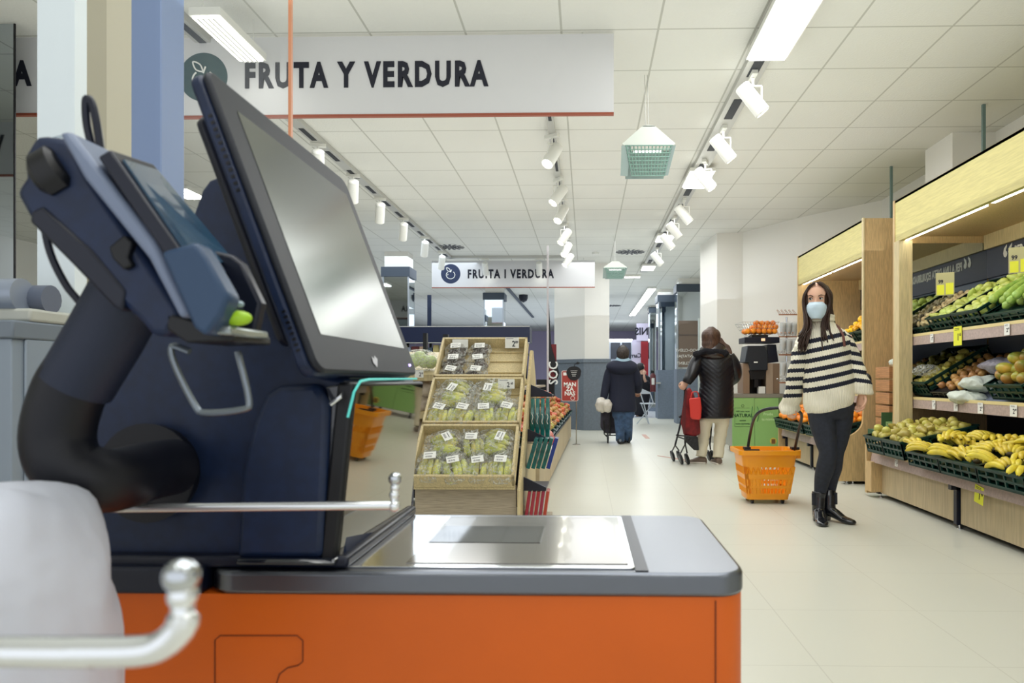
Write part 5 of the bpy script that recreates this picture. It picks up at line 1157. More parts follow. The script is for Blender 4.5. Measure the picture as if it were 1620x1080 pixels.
obj('squeezer_cover', B().prism([(XY(1177), ZY(574)), (XY(1181), ZY(548)), (XY(1208), ZY(548)), (XY(1213), ZY(560)), (XY(1213), ZY(586)), (XY(1186), ZY(586)), (XY(1183), ZY(574))], 'y', Ym-.06, Ym+.3), mb, t, bevel=.01)
obj('side_cover', B().prism([(XY(1214), ZY(575)), (XY(1214), ZY(546)), (XY(1228), ZY(546)), (XY(1232), ZY(573))], 'y', Ym+.0, Ym+.34), navy2, t, bevel=.008)
obj('cover_badge', B().box(XY(1191), XY(1197), Ym-.064, Ym-.06, ZY(574.5), ZY(572.5)), paper, t, smooth=0)
obj('juice_spout', B().prism([(XY(1184), ZY(586)), (XY(1212), ZY(586)), (XY(1209), ZY(600)), (XY(1188), ZY(600))], 'y', Ym-.02, Ym+.28), black, t, bevel=.006)
obj('tap', B().box(XY(1193), XY(1199), Ym-.02, Ym+.05, ZY(612), ZY(600)), black, t, smooth=0)
obj('control_head', B().box(XY(1176), XY(1231), Ym-.08, Ym+.3, ZY(544), ZY(535)), navy2, t, bevel=.006)
obj('lit_display', B().box(XY(1202), XY(1208), Ym-.083, Ym-.08, ZY(541), ZY(537)), mat('display_amber', (236, 190, 150), em=1.2), t, smooth=0)
obj('drip_jug', B().box(XY(1200), XY(1211), Ym+.0, Ym+.1, zb_, ZY(611)), paper, t, bevel=.004)
# wire basket of oranges
zc0 = ZY(531); zc1 = ZY(512); wx0, wx1 = XY(1172), XY(1230)
t = thing('orange_basket', 'wire basket heaped with oranges on top of the juicing machine', 'basket', ((wx0+wx1)/2, Ym+.15, zc0))
b = B()
for q in range(5):
    f = q/4; ex_ = .10*(1-f); z = zc0+(zc1-zc0)*f
    b.tube([(wx0+ex_, Ym-.1+ex_, z), (wx1-ex_, Ym-.1+ex_, z), (wx1-ex_, Ym+.38-ex_, z), (wx0+ex_, Ym+.38-ex_, z), (wx0+ex_, Ym-.1+ex_, z)], .0028, 5)
for q in range(15):
    f = q/14
    for yy, s in ((Ym-.1, 1), (Ym+.38, -1)): b.tube([(wx0+.1+(wx1-wx0-.2)*f, yy+s*.1, zc0), (wx0+(wx1-wx0)*f, yy, zc1)], .002, 4)
obj('wire', b, chrome, t)
obj('neck', B().box((wx0+wx1)/2-.1, (wx0+wx1)/2+.12, Ym, Ym+.2, ZY(535), zc0), black, t, smooth=0)
rnd = random.Random(9); n_ = 0
for lay in range(3):
    for i in range(6-lay):
        for j in range(4-lay):
            K_orange.put((wx0+.09+lay*.045+i*.072+(.05 if lay else 0), Ym-.02+lay*.04+j*.075, zc0+.045+lay*.055+rnd.uniform(0, .01)), (rnd.random()*3, 0, 0), 'orange heaped in the wire basket of the juicing machine', 'oranges in the juicer basket', .95)
# cup stand
Yc = 9.6
t = thing('cup_stand', 'wire stand with clear plastic cups and copper hooks beside the juicing machine', 'stand', (WX(1248, Yc), Yc, 0))
obj('pole', B().tube([(WX(1248, Yc), Yc+.1, 0), (WX(1248, Yc), Yc+.1, ZY(505))], .012, 8).lathe([(.16, 0), (.16, .012), (.012, .02)], 20, loc=(WX(1248, Yc), Yc+.1, 0)), chrome, t)
cop = mat('copper_wire', (196, 140, 108), .3, .7); cupm = mat('cup_clear', (240, 244, 244), .08, alpha=.35, spec=.9)
for q, py in enumerate((500, 534, 562, 605)):
    z = W(0, py, Yc).z; h_ = obj('hook_rack', B().box(WX(1232, Yc), WX(1262, Yc), Yc-.005, Yc+.005, z-.008, z+.008), cop, t, smooth=0)
    b = B()
    for k in range(5):
        x = WX(1233+6*k, Yc); b.tube([(x, Yc, z+.01), (x-.06, Yc-.10, z+.05), (x-.05, Yc-.10, z+.055), (x+.02, Yc, z+.015)], .003, 5)
    obj('hook', b, cop if q < 2 else chrome, h_)
cp = B()
for k in range(6):
    cp.lathe([(.030, 0-.018*k), (.038, .085-.018*k), (.040, .085-.018*k), (.031, -.002-.018*k)], 14)
K_cup = Kind(obj('cup_stack', cp, cupm, label='x', cat='cups', smooth=60))
for q, py in enumerate((522, 548, 583)):
    for k in range(3): K_cup.put((WX(1237+9*k, Yc), Yc-.05, W(0, py, Yc).z), (R(12), 0, 0), 'stack of clear cups on the wire stand, %s tier' % ['top', 'middle', 'lower'][q], 'clear cup stacks, %s tier' % ['top', 'middle', 'lower'][q])
K_cup.end()
# ---------------------------------------------------------------- orange shopping basket
bm_ = mat('basket_orange', (244, 158, 22), .35, coat=.2)
Yq = 5.72; cx = WX(1209, Yq+.2)
t = thing('shopping_basket', 'yellow-orange wheeled shopping basket pulled by the woman in the striped sweater', 'basket', (cx, Yq+.2, 0))
BH = .43; zb0 = .035
def bring(f, inset=0, n=7):   # f 0 bottom..1 top
    hx = .165+.058*f-inset; hy = .125+.055*f-inset; return rrect(cx-hx, cx+hx, Yq+.19-hy, Yq+.19+hy, .04, n), zb0+(BH-zb0)*f
def band_(f0, f1, th=.004, b=None):
    b = b or B(); o0, z0 = bring(f0); o1, z1 = bring(f1); i0, _ = bring(f0, th); i1, _ = bring(f1, th); n = len(o0)
    b.add([(x, y, z0) for x, y in o0]+[(x, y, z1) for x, y in o1]+[(x, y, z1) for x, y in i1]+[(x, y, z0) for x, y in i0],
          [(i, (i+1) % n, n+(i+1) % n, n+i) for i in range(n)]+[(n+i, n+(i+1) % n, 2*n+(i+1) % n, 2*n+i) for i in range(n)]+[(2*n+i, 2*n+(i+1) % n, 3*n+(i+1) % n, 3*n+i) for i in range(n)]+[(3*n+i, 3*n+(i+1) % n, (i+1) % n, i) for i in range(n)]); return b
b = B(); band_(0, .13, .004, b); band_(.23, .29, .004, b); band_(.41, .52, .004, b); band_(.66, 1, .004, b)
o0, z0 = bring(0); b.prism(o0, 'z', zb0, zb0+.006)
def wallpt(side, s, f):   # side 0 front (-y),1 back,2 left,3 right
    hx = .165+.058*f; hy = .125+.055*f; z = zb0+(BH-zb0)*f; yc = Yq+.19
    return {0: (cx+s*hx, yc-hy+.001, z), 1: (cx+s*hx, yc+hy-.001, z), 2: (cx-hx+.001, yc+s*hy, z), 3: (cx+hx-.001, yc+s*hy, z)}[side]
for side in range(4):
    for (f0, f1) in ((.13, .23), (.29, .41)):
        n_ = 11
        for k in range(n_+1):
            s = -.9+1.8*k/n_
            if side == 0 and s < -.35 and False: continue
            p0, p1 = wallpt(side, s, f0-.005), wallpt(side, s, f1+.005); b.tube([p0, p1], .0055, 4)
    for k in range(10):
        s = -.9+1.8*k/10; s2 = s+.09; s3 = s+.18
        b.tube([wallpt(side, s, .52), wallpt(side, s2, .66), wallpt(side, s3, .52)], .006, 4)
    # plain corner fields
    for s0 in (-1, .78):
        q = [wallpt(side, s0, .12), wallpt(side, s0+.22, .12), wallpt(side, s0+.22, .67), wallpt(side, s0, .67)]
        b.add(q, [(0, 1, 2, 3)])
for side in (0,):
    q = [wallpt(side, -1, .12), wallpt(side, -.32, .12), wallpt(side, -.32, .67), wallpt(side, -1, .67)]; b.add(q, [(0, 1, 2, 3)])
obj('tub', b, bm_, t, smooth=30)
o1, z1 = bring(1); i1, _ = bring(1, .004); w1, _ = bring(1.0, -.022)
b = B(); n = len(o1)
b.add([(x, y, z1) for x, y in w1]+[(x, y, z1) for x, y in i1]+[(x, y, z1-.035) for x, y in w1]+[(x, y, z1-.03) for x, y in o1], [(i, (i+1) % n, n+(i+1) % n, n+i) for i in range(n)]+[(2*n+i, 2*n+(i+1) % n, (i+1) % n, i) for i in range(n)]+[(3*n+i, 3*n+(i+1) % n, 2*n+(i+1) % n, 2*n+i) for i in range(n)])
b.box(cx+.20, cx+.262, Yq+.09, Yq+.26, z1-.07, z1-.0)
obj('rim', b, bm_, t, smooth=0)
hxL, hxR = WX(1183, Yq+.1), WX(1246, Yq+.1)
zH = W(0, 646, Yq+.02).z
hp = smoothpath([tuple(W(1182, 718, Yq+.12)), tuple(W(1186, 690, Yq+.10)), tuple(W(1193, 662, Yq-.16)), tuple(W(1206, 649, Yq-.30)), tuple(W(1232, 645, Yq-.36)), tuple(W(1256, 648, Yq-.34)), tuple(W(1268, 656, Yq-.24)), tuple(W(1264, 680, Yq-.06)), tuple(W(1256, 716, Yq+.12))], 6)
hd = obj('handle', B().tube(hp, .0115, 10), mat('handle_black', (24, 28, 32), .4), t)
obj('handle_pivot', B().box(hxL-.03, hxL+.02, Yq+.08, Yq+.14, z1-.0, z1+.02).box(cx+.19, cx+.25, Yq+.08, Yq+.14, z1, z1+.02), mat('handle_black', (0, 0, 0)), t, smooth=0)
obj('handle_rest', B().box(cx-.20, cx-.08, Yq+.02, Yq+.035, z1-.004, z1+.01), mat('handle_black', (0, 0, 0)), t, smooth=0)
for sx_ in (-.12, .12):
    for sy_ in (-.09, .09): obj('castor', B().tube([(cx+sx_-.01, Yq+.19+sy_, .02), (cx+sx_+.01, Yq+.19+sy_, .02)], .02, 12).box(cx+sx_-.014, cx+sx_+.014, Yq+.18+sy_, Yq+.20+sy_, .02, .04), black, t)
# ---------------------------------------------------------------- stroller
Ys = 8.2; sm_ = mat('stroller_frame', (22, 20, 24), .4); sf = mat('stroller_red', (140, 24, 30), .6, var=(10, .3)); sb = mat('stroller_red_bag', (196, 52, 44), .5)
t = thing('stroller', 'red pushchair with a bright red bag, pushed by the woman in the quilted coat', 'pushchair', tuple(W(1095, 730, Ys)))
t.location.z = 0
def S(px, py, y): v = W(px, py, y); return (v.x, v.y, max(v.z, .02))
for nm, a in (('left', [(1084, 606, 8.5), (1082, 640, 8.5), (1076, 672, 8.5), (1068, 704, 8.45)]), ('right', [(1128, 640, 8.85), (1125, 680, 8.8), (1123, 702, 8.8)])):
    obj('push_tube', B().tube(smoothpath([S(*p) for p in a], 4), .011, 8), sm_, t)
obj('cross_tube', B().tube([S(1071, 690, 8.45), S(1082, 694, 8.4)], .008, 6).tube([S(1084, 640, 8.45), S(1083, 672, 8.3), S(1084, 702, 8.2)], .011, 8).tube([S(1070, 688, 8.4), S(1122, 694, 8.8)], .008, 6).tube([S(1074, 660, 8.5), S(1080, 656, 8.5)], .014, 6), sm_, t)
obj('push_handle', B().tube([S(1083, 604, 8.5), S(1084, 618, 8.5)], .018, 8).tube([S(1128, 625, 8.85), S(1128, 642, 8.85)], .016, 8), sm_, t)
def SP(pts, y0, y1, skew=0): return B().loft([[S(a, c, y0) for a, c in pts], [S(a+skew, c, y1) for a, c in pts]])
obj('seat_fabric', SP([(1085, 616), (1091, 612), (1097, 622), (1103, 640), (1107, 664), (1108, 686), (1098, 692), (1082, 688), (1077, 668), (1080, 645)], 8.2, 8.5), sf, t, bevel=.02)
obj('seat_side_band', SP([(1084, 618), (1087, 616), (1085, 650), (1084, 688), (1081, 686), (1078, 668), (1081, 645)], 8.17, 8.2), mat('stroller_piping', (84, 14, 20), .5), t, smooth=0)
obj('under_basket', SP([(1083, 688), (1104, 690), (1106, 712), (1098, 712), (1085, 699)], 8.15, 8.45), mat('basket_fabric_black', (24, 24, 28), .5, bump=(40, .5, .02)), t, bevel=.01)
bg_ = obj('hanging_bag', SP([(1090, 630), (1108, 628), (1110, 645), (1109, 662), (1106, 664), (1095, 663), (1092, 660)], 8.05, 8.14), sb, t, bevel=.012)
obj('bag_handle', B().tube(smoothpath([S(1093, 630, 8.09), S(1095, 621, 8.09), S(1103, 620, 8.09), S(1106, 629, 8.09)], 4), .006, 6), sb, bg_)
wheel_m = mat('wheel_tyre', (26, 28, 32), .5); hub_m = mat('wheel_hub', (92, 96, 100), .4)
for (px, y) in ((1064, 8.75), (1074, 8.75), (1077, 8.42), (1087, 8.42), (1121, 8.8), (1127, 8.8)):
    rr = .066; c = W(px, 700, y); w_ = obj('wheel', B().lathe([(rr-.012, -.014), (rr, -.01), (rr, .01), (rr-.012, .014)], 22, M=Matrix.Translation((c.x, y, rr)) @ Matrix.Rotation(R(8), 4, 'Z') @ Matrix.Rotation(R(75), 4, 'Y')), wheel_m, t)
    obj('hub', B().lathe([(.02, -.018), (.04, -.016), (.04, .016), (.02, .018)], 16, M=Matrix.Translation((c.x, y, rr)) @ Matrix.Rotation(R(8), 4, 'Z') @ Matrix.Rotation(R(75), 4, 'Y')), hub_m, w_)
for a, b_ in (((1068, 704, 8.5), (1064, 712, 8.75)), ((1068, 704, 8.5), (1074, 712, 8.75)), ((1084, 702, 8.2), (1077, 716, 8.42)), ((1084, 702, 8.2), (1087, 716, 8.42)), ((1123, 702, 8.8), (1124, 711, 8.8))):
    obj('wheel_fork', B().tube([S(*a), S(b_[0], b_[1], b_[2])], .009, 6), sm_, t)
# ---------------------------------------------------------------- shopping trolley bag of the walker
Yt = 11.2; t = thing('shopping_trolley', 'dark two-wheeled shopping trolley bag pulled by the walker in the navy duffel coat', 'shopping trolley', (WX(963, Yt), Yt, 0))
obj('bag', B().prism([(WX(951, Yt), W(0, 650, Yt).z), (WX(950, Yt), W(0, 675, Yt).z), (WX(958, Yt), W(0, 684, Yt).z), (WX(994, Yt), W(0, 684, Yt).z), (WX(998, Yt), W(0, 672, Yt).z), (WX(990, Yt), W(0, 650, Yt).z), (WX(978, Yt), W(0, 646, Yt).z), (WX(956, Yt), W(0, 646, Yt).z)], 'y', Yt, Yt+.28), mat('trolley_fabric', (62, 58, 70), .7, var=(6, .4)), t, bevel=.02)
obj('frame', B().tube([(WX(958, Yt), Yt-.02, .12), (WX(998, Yt), Yt-.02, .12)], .01, 6).tube([(WX(955, Yt), Yt-.02, .35), (WX(956, Yt), Yt-.02, .14), (WX(962, Yt), Yt-.02, .08)], .01, 6).tube([(WX(965, Yt), Yt-.02, .9), (WX(965, Yt), Yt-.02, .12)], .01, 6), black, t)
for px in (961.5, 995): 
    w_ = obj('wheel', B().lathe([(.075, -.012), (.085, -.01), (.085, .01), (.075, .012)], 20, M=Matrix.Translation((WX(px, Yt), Yt-.03, .085)) @ Matrix.Rotation(R(90), 4, 'Y')), wheel_m, t)
    obj('hub', B().lathe([(.02, -.016), (.05, -.014), (.05, .014), (.02, .016)], 14, M=Matrix.Translation((WX(px, Yt), Yt-.03, .085)) @ Matrix.Rotation(R(90), 4, 'Y')), hub_m, w_)
# ---------------------------------------------------------------- people
skin = mat('skin', (222, 176, 150), .5, sss=.1); skin2 = mat('skin_pale', (206, 164, 140), .55)
hairb = mat('hair_brown', (64, 42, 32), .42, var=(30, .35), stretch=(8, 8, 1)); haird = mat('hair_dark', (66, 56, 50), .5, var=(40, .5))
def hrings(Y0, rows, k=4, n=32, p=1.0, puff=None):
    out = []
    for (px, py, hw, hd, dy) in smoothpath(rows, k):
        c = W(px, py, Y0+dy); w_ = hw/F*(Y0+dy); r = []
        for j in range(n):
            a = 2*math.pi*j/n; ca, sa = math.cos(a), math.sin(a)
            q = Vector((c.x+w_*math.copysign(abs(ca)**p, ca), c.y+hd*math.copysign(abs(sa)**p, sa), c.z))
            if puff:
                f = puff(q, c); q = Vector((c.x+(q.x-c.x)*f, c.y+(q.y-c.y)*f, q.z))
            r.append(q)
        out.append(r)
    return out
def limb(b, Y0, pts, n=14, k=4):
    """pts: px, py, dy, radius x (m), radius other (m)"""
    P_ = [(*W(p[0], p[1], Y0+p[2]), p[3], p[4] if len(p) > 4 else p[3]) for p in pts]
    S_ = smoothpath(P_, k); b.tube([s[:3] for s in S_], [(s[3], s[4]) for s in S_], n, up=(0, 1, 0)); return b
def head_b(b, c, yaw=0, pitch=0, s=1.0, face=True):
    prof = [(-.122, .018, -.074, -.045), (-.114, .034, -.088, -.030), (-.096, .049, -.093, -.005), (-.070, .058, -.090, .035), (-.040, .066, -.089, .068), (-.010, .071, -.089, .086),
            (.020, .074, -.091, .096), (.050, .075, -.091, .098), (.080, .069, -.081, .090), (.105, .052, -.060, .070), (.120, .028, -.032, .04), (.126, .004, -.004, .008)]
    M = Matrix.Translation(c) @ Matrix.Rotation(yaw, 4, 'Z') @ Matrix.Rotation(pitch, 4, 'X') @ Matrix.Scale(s, 4)
    rs = []
    for (z, w_, yf, yb_) in smoothpath(prof, 4):
        mid = (yf+yb_)/2; h_ = (yb_-yf)/2; r = []
        for j in range(48):
            a = 2*math.pi*j/48; x = w_*math.sin(a); y = mid-h_*math.cos(a)
            if face and math.cos(a) > .2:
                g = lambda u, q: math.exp(-(u/q)**2)
                y -= .024*g(x, .010)*g(z+.038, .016)+.012*g(x, .008)*g(z+.012, .022)-.009*(g(x-.032, .016)+g(x+.032, .016))*g(z-.010, .014)
                y -= .005*g(x, .026)*g(z+.074, .007)+.004*g(x, .026)*g(z+.084, .006)-.004*g(x, .02)*g(z+.079, .003)+.004*g(x, .018)*g(z+.108, .010)+.003*g(z-.030, .010)*g(x, .05)
            r.append((x, y, z))
        rs.append(r)
    b.loft(rs, True, M=M)
    for sd in (-1, 1): b.ball((sd*.073, .012, -.012), (.008, .018, .030), 10, 8, M=M)
    return M
def hand_b(b, M, curl=.5, side=1, s=1.0):
    """wrist at the origin, fingers along -z, palm towards -y, thumb towards side*x"""
    M = M @ Matrix.Scale(s, 4)
    b.loft([[(w_*math.cos(a), t_*math.sin(a)+o, z) for a in [2*math.pi*k/14 for k in range(14)]] for z, w_, t_, o in ((.02, .026, .019, 0), (-.01, .028, .018, 0), (-.04, .038, .016, 0), (-.075, .041, .014, -.002), (-.092, .038, .011, -.003))], M=M)
    for (x, L, z0) in ((-.030*side, .062, -.084), (-.010*side, .072, -.090), (.011*side, .078, -.091), (.031*side, .070, -.086)):
        p = Vector((x, 0, z0+.008)); pts = [p]; ang = curl*.35; d = L/3; 
        for q in range(3):
            p = p+Vector((x*.06, -math.sin(ang), -math.cos(ang)))*d*(1.15-.15*q); pts.append(p); ang += curl
        b.tube(pts, [.0092, .0088, .0080, .0066], 8, M=M); b.ball(tuple(pts[-1]), .0066, 8, 6, M=M)
    p = [Vector((side*.026, -.004, -.02)), Vector((side*.050, -.014, -.048)), Vector((side*.055, -.026, -.074)), Vector((side*.048, -.036, -.094))]
    b.tube(p, [.013, .011, .0095, .0075], 8, M=M); b.ball(tuple(p[-1]), .0075, 8, 6, M=M); return b
def shoe(b, x, y, yaw, L=.26, h=.07, w_=.046, heel=0, shaft=None):
    M = Matrix.Translation((x, y, 0)) @ Matrix.Rotation(yaw, 4, 'Z')   # toe towards -y, ankle at the origin
    rs = []
    for (v, hw, z0, z1) in ((.062, .022, .012, h*.75), (.050, .036, .004, h*1.0), (.0, .040, .004+heel, h*1.15+heel), (-.06, .041, .002+heel*.5, h*.95+heel*.5), (-.11, w_, .001, h*.66), (-.15, w_*.96, .001, h*.52), (-.18, w_*.72, .002, h*.42), (-L*.78, w_*.30, .006, h*.3)):
        rs.append([(hw*math.cos(a), v, (z0+z1)/2+(z1-z0)/2*math.copysign(abs(math.sin(a))**.8, math.sin(a))) for a in [2*math.pi*k/16 for k in range(16)]])
    b.loft(rs, M=M)
    if heel: b.box(-.032, .032, .005, .060, 0, heel+.02, M)
    return M
def sock(M, b): pass
# ---- woman in striped sweater ------------------------------------------------
Y0 = 5.05
wm = thing('person', 'woman in cream and navy striped sweater and face mask, pulling the orange basket', 'person', tuple(W(1305, 829, Y0))); wm.location.z = 0
hc = W(1293, 476, Y0-.02); HY = R(-24)
b = B()
HM = head_b(b, hc, HY, R(2), 1.02)
limb(b, Y0, [(1297, 488, .03, .056), (1300, 508, .03, .052), (1302, 522, .03, .065)])
b.loft(hrings(Y0, [(1302, 520, 16, .06, .03), (1304, 535, 33, .09, .03), (1306, 570, 30, .10, .02), (1310, 605, 27, .09, .02), (1312, 640, 30, .09, .02), (1313, 655, 26, .07, .02)]))
limb(b, Y0, [(1276, 533, .03, .045), (1265, 575, .05, .04), (1256, 610, .12, .034), (1251, 640, .2, .027), (1249, 646, .22, .026)])
limb(b, Y0, [(1337, 533, .03, .045), (1354, 575, .03, .04), (1361, 600, -.01, .034), (1364, 618, -.03, .027), (1365, 624, -.03, .026)])
limb(b, Y0, [(1297, 645, .01, .06), (1300, 665, .0, .055), (1307, 700, -.03, .045), (1310, 716, -.04, .04), (1306, 738, -.01, .04), (1301, 757, .03, .036), (1297, 782, .05, .026), (1296, 800, .05, .025)])
limb(b, Y0, [(1329, 645, .03, .06), (1329, 665, .04, .055), (1325, 700, .05, .045), (1322, 716, .06, .038), (1319, 738, .09, .038), (1315, 757, .12, .034), (1312, 782, .12, .026), (1312, 800, .1, .025)])
# her left hand hangs relaxed; her right hand closes round the basket handle
hm = Matrix.Translation(W(1364, 621, Y0-.03)) @ Matrix.Rotation(R(6), 4, 'Y') @ Matrix.Rotation(R(-62), 4, 'Z')
hand_b(b, hm, .62, 1, 1.0)
hm = Matrix.Translation(W(1247, 639, Y0+.22)) @ Matrix.Rotation(R(-20), 4, 'X') @ Matrix.Rotation(R(100), 4, 'Z')
hand_b(b, hm, 1.0, -1, .9)
obj('body', b, skin, wm, remesh=.0045, sm=1)
# stripes
def stripe_mat(name, slope, z0, sp_, lo, hi, x0=0):
    m = mat(name, (236, 232, 214), .85, bump=(160, .25, .01)); nt = m.node_tree; bs = nt.nodes['Principled BSDF']
    def mth(op, *a):
        n = nt.nodes.new('ShaderNodeMath'); n.operation = op
        for i, x in enumerate(a):
            if isinstance(x, (int, float)): n.inputs[i].default_value = x
            else: nt.links.new(x, n.inputs[i])
        return n.outputs[0]
    tc = nt.nodes.new('ShaderNodeTexCoord'); s = nt.nodes.new('ShaderNodeSeparateXYZ'); nt.links.new(tc.outputs['Object'], s.inputs[0])
    wob = mth('MULTIPLY', mth('SINE', mth('MULTIPLY', s.outputs[0], 420.0)), .0022)
    z = mth('ADD', mth('SUBTRACT', s.outputs[2], mth('MULTIPLY', s.outputs[0], slope)), wob)
    f = mth('FRACT', mth('DIVIDE', mth('SUBTRACT', z, z0-sp_*.21), sp_))
    k = mth('MULTIPLY', mth('LESS_THAN', f, .46), mth('MULTIPLY', mth('GREATER_THAN', z, lo), mth('LESS_THAN', z, hi)))
    mx = nt.nodes.new('ShaderNodeMix'); mx.data_type = 'RGBA'; mx.inputs[6].default_value = (*lin((238, 232, 212)), 1); mx.inputs[7].default_value = (*lin((26, 30, 46)), 1)
    nt.links.new(k, mx.inputs[0]); nt.links.new(mx.outputs[2], bs.inputs['Base Color'])
    # knit ribs
    rib = mth('SINE', mth('MULTIPLY', s.outputs[0], 520.0)); bp = nt.nodes.new('ShaderNodeBump'); bp.inputs['Strength'].default_value = .5; bp.inputs['Distance'].default_value = .004
    nt.links.new(rib, bp.inputs['Height']); nt.links.new(bp.outputs[0], bs.inputs['Normal'])
    return m
ms = stripe_mat('sweater_body_knit', .22, .944, .0665, .925, 1.305)
ml = stripe_mat('sweater_right_sleeve_knit', .05, .885, .0590, .865, 1.205); mr = stripe_mat('sweater_left_sleeve_knit', -.15, 1.015, .060, .99, 1.32)
b = B()
b.loft(hrings(Y0, [(1301, 509, 17, .072, .03), (1302, 516, 22, .085, .03), (1303, 524, 35, .10, .03), (1305, 534, 41, .115, .03), (1306, 552, 40, .13, .02), (1308, 580, 38.5, .135, .01), (1311, 610, 39.5, .14, .01), (1312, 630, 40, .145, .01), (1312, 641, 37, .135, .01), (1312, 646, 33, .12, .01)], n=40))
# the hem dips on her right
for v in b.v:
    d = max(0, (1.02-v.z))/.22; u = (v.x-WX(1312, Y0))/.17
    v.z += d*(.036*u-.012*(1-u*u))*1.1 + .0
    v.y += .007*math.sin(v.z*34+v.x*22)*min(1, d+.3); v.x += .004*math.sin(v.z*27+v.y*30)
obj('sweater', b, ms, wm, remesh=.0085, sm=4)
b = B(); limb(b, Y0, [(1286, 527, .03, .055, .07), (1273, 545, .03, .066, .08), (1265, 578, .04, .069, .075), (1259, 605, .11, .067, .07), (1254, 628, .17, .064, .064), (1251, 634, .19, .060, .058), (1250, 639, .20, .066, .062), (1249, 645, .21, .076, .066), (1249, 649, .22, .074, .062)], 22)
for v in b.v: v.x += .005*math.sin(v.z*55+v.y*40); v.y += .006*math.sin(v.z*70+2)
obj('sleeve', b, ml, wm, remesh=.0085, sm=3)
b = B(); limb(b, Y0, [(1324, 527, .03, .055, .07), (1336, 545, .03, .066, .085), (1348, 572, .03, .068, .078), (1356, 594, .0, .065, .07), (1361, 605, -.02, .062, .062), (1363, 610, -.02, .062, .062), (1364, 613, -.03, .073, .064), (1365, 620, -.03, .072, .062), (1365, 624, -.03, .062, .052)], 22)
for v in b.v: v.x += .005*math.sin(v.z*60+v.y*30); v.y += .006*math.sin(v.z*75+1)
obj('sleeve', b, mr, wm, remesh=.0085, sm=3)
b = B()
for k in range(2): 
    pts = [tuple(W(1298+19*math.cos(a), 508-5*k+3.2*math.sin(a)*1.0, Y0+.03+.0) + Vector((0, .062*math.sin(a), 0))) for a in [2*math.pi*q/24 for q in range(25)]]
    b.tube([(p[0], p[1], W(0, 508-5.5*k, Y0).z) for p in pts], .016, 8)
obj('roll_collar', b, mat('collar_knit', (238, 233, 214), .85, bump=(120, .3, .01)), wm, remesh=.005, sm=3)
legm = mat('leggings', (38, 42, 54), .75, bump=(120, .1), var=(40, .15))
b = B()
b.loft(hrings(Y0, [(1312, 622, 33, .115, .02), (1313, 640, 37, .13, .02), (1313, 652, 36, .12, .02), (1314, 662, 30, .09, .02)]))
limb(b, Y0, [(1297, 640, .01, .085, .10), (1300, 665, .0, .086, .095), (1307, 700, -.03, .069, .076), (1310, 716, -.04, .060, .064), (1306, 738, -.01, .062, .066), (1301, 757, .03, .054, .057), (1297, 782, .05, .039, .042)], 22)
limb(b, Y0, [(1329, 640, .03, .086, .10), (1329, 665, .04, .084, .095), (1325, 700, .05, .066, .072), (1322, 716, .06, .056, .06), (1319, 738, .09, .058, .062), (1315, 757, .12, .050, .052), (1312, 782, .12, .037, .04)], 22)
obj('leggings', b, legm, wm, remesh=.008, sm=4)
bootm = mat('boot_leather', (18, 20, 26), .22, coat=.5)
for (px, py, dy, fx, fy, yaw) in ((1296, 780, .06, 1295, Y0+.035, R(8)), (1311, 780, .12, 1312, Y0+.07, R(-42))):
    b = B(); x = WX(fx, fy); shoe(b, x, fy, -yaw if yaw > 0 else -yaw, .25, .075, .042, .03)
    p0 = W(px, 778, Y0+dy*.8)
    b.tube([(x, fy, .05), (x, fy+.004, .11), (x+(p0.x-x)*.5, fy+.01, .17), (p0.x, Y0+dy*.8, p0.z)], [.043, .044, .046, .050], 18, up=(0, 1, 0))
    o = obj('boot', b, bootm, wm, remesh=.005, sm=2)
    b = B(); b.box(x-.004, x+.004, fy-.046, fy-.043, .12, .2) ; 
    obj('elastic_gusset', B().tube([(x+.036*(1 if yaw < 0 else -1), fy-.015, .12), (x+.038*(1 if yaw < 0 else -1), fy-.012, .2)], [.016, .014], 8), mat('gusset', (30, 32, 40), .8), o)
# face: eyes, brows, mask, hair
def hp_(x, y, z): return HM @ Vector((x, y, z))
b = B()
for sd in (-1, 1):
    e = obj('eye', B().ball((sd*.032, -.0745, .010), (.0135, .0115, .0085), 12, 8, M=HM), mat('eye_white', (226, 218, 212), .3), wm)
    obj('iris', B().ball((sd*.032-.003, -.0845, .010), (.0062, .0035, .0062), 10, 6, M=HM), mat('iris_dark', (40, 28, 24), .2), e)
    obj('lash', B().tube([hp_(sd*.032-.014, -.080, .0125), hp_(sd*.032, -.088, .0195), hp_(sd*.032+.014, -.080, .0125)], .0022, 5), mat('lash_dark', (26, 18, 18), .6), e)
    obj('eyebrow', B().tube([hp_(sd*.017, -.0925, .026), hp_(sd*.034, -.0915, .034), hp_(sd*.052, -.079, .030)], [.0030, .0032, .0014], 6), mat('brow_dark', (52, 34, 28), .7), wm)
mk = B(); rs = []
for (z, w_, yf, yb_) in smoothpath([(-.012, .044, -.098, -.052), (-.030, .060, -.108, -.035), (-.055, .063, -.112, -.028), (-.080, .058, -.110, -.032), (-.105, .046, -.104, -.042), (-.122, .030, -.096, -.055)], 3):
    pl = .0025*math.sin(z*420)
    rs.append([HM @ Vector((w_*1.04*math.sin(a), yf*1.0+(yb_-yf)*(1-math.cos(a))**.95+ -pl-.012*math.exp(-(math.sin(a)/.18)**2)*math.exp(-((z+.035)/.022)**2), z)) for a in [R(-90+180*k/24) for k in range(25)]])
mk.loft(rs, False, closed=False)
m_ = obj('face_mask', mk, mat('mask_blue', (206, 226, 240), .7), wm, solid=.0015, smooth=180)
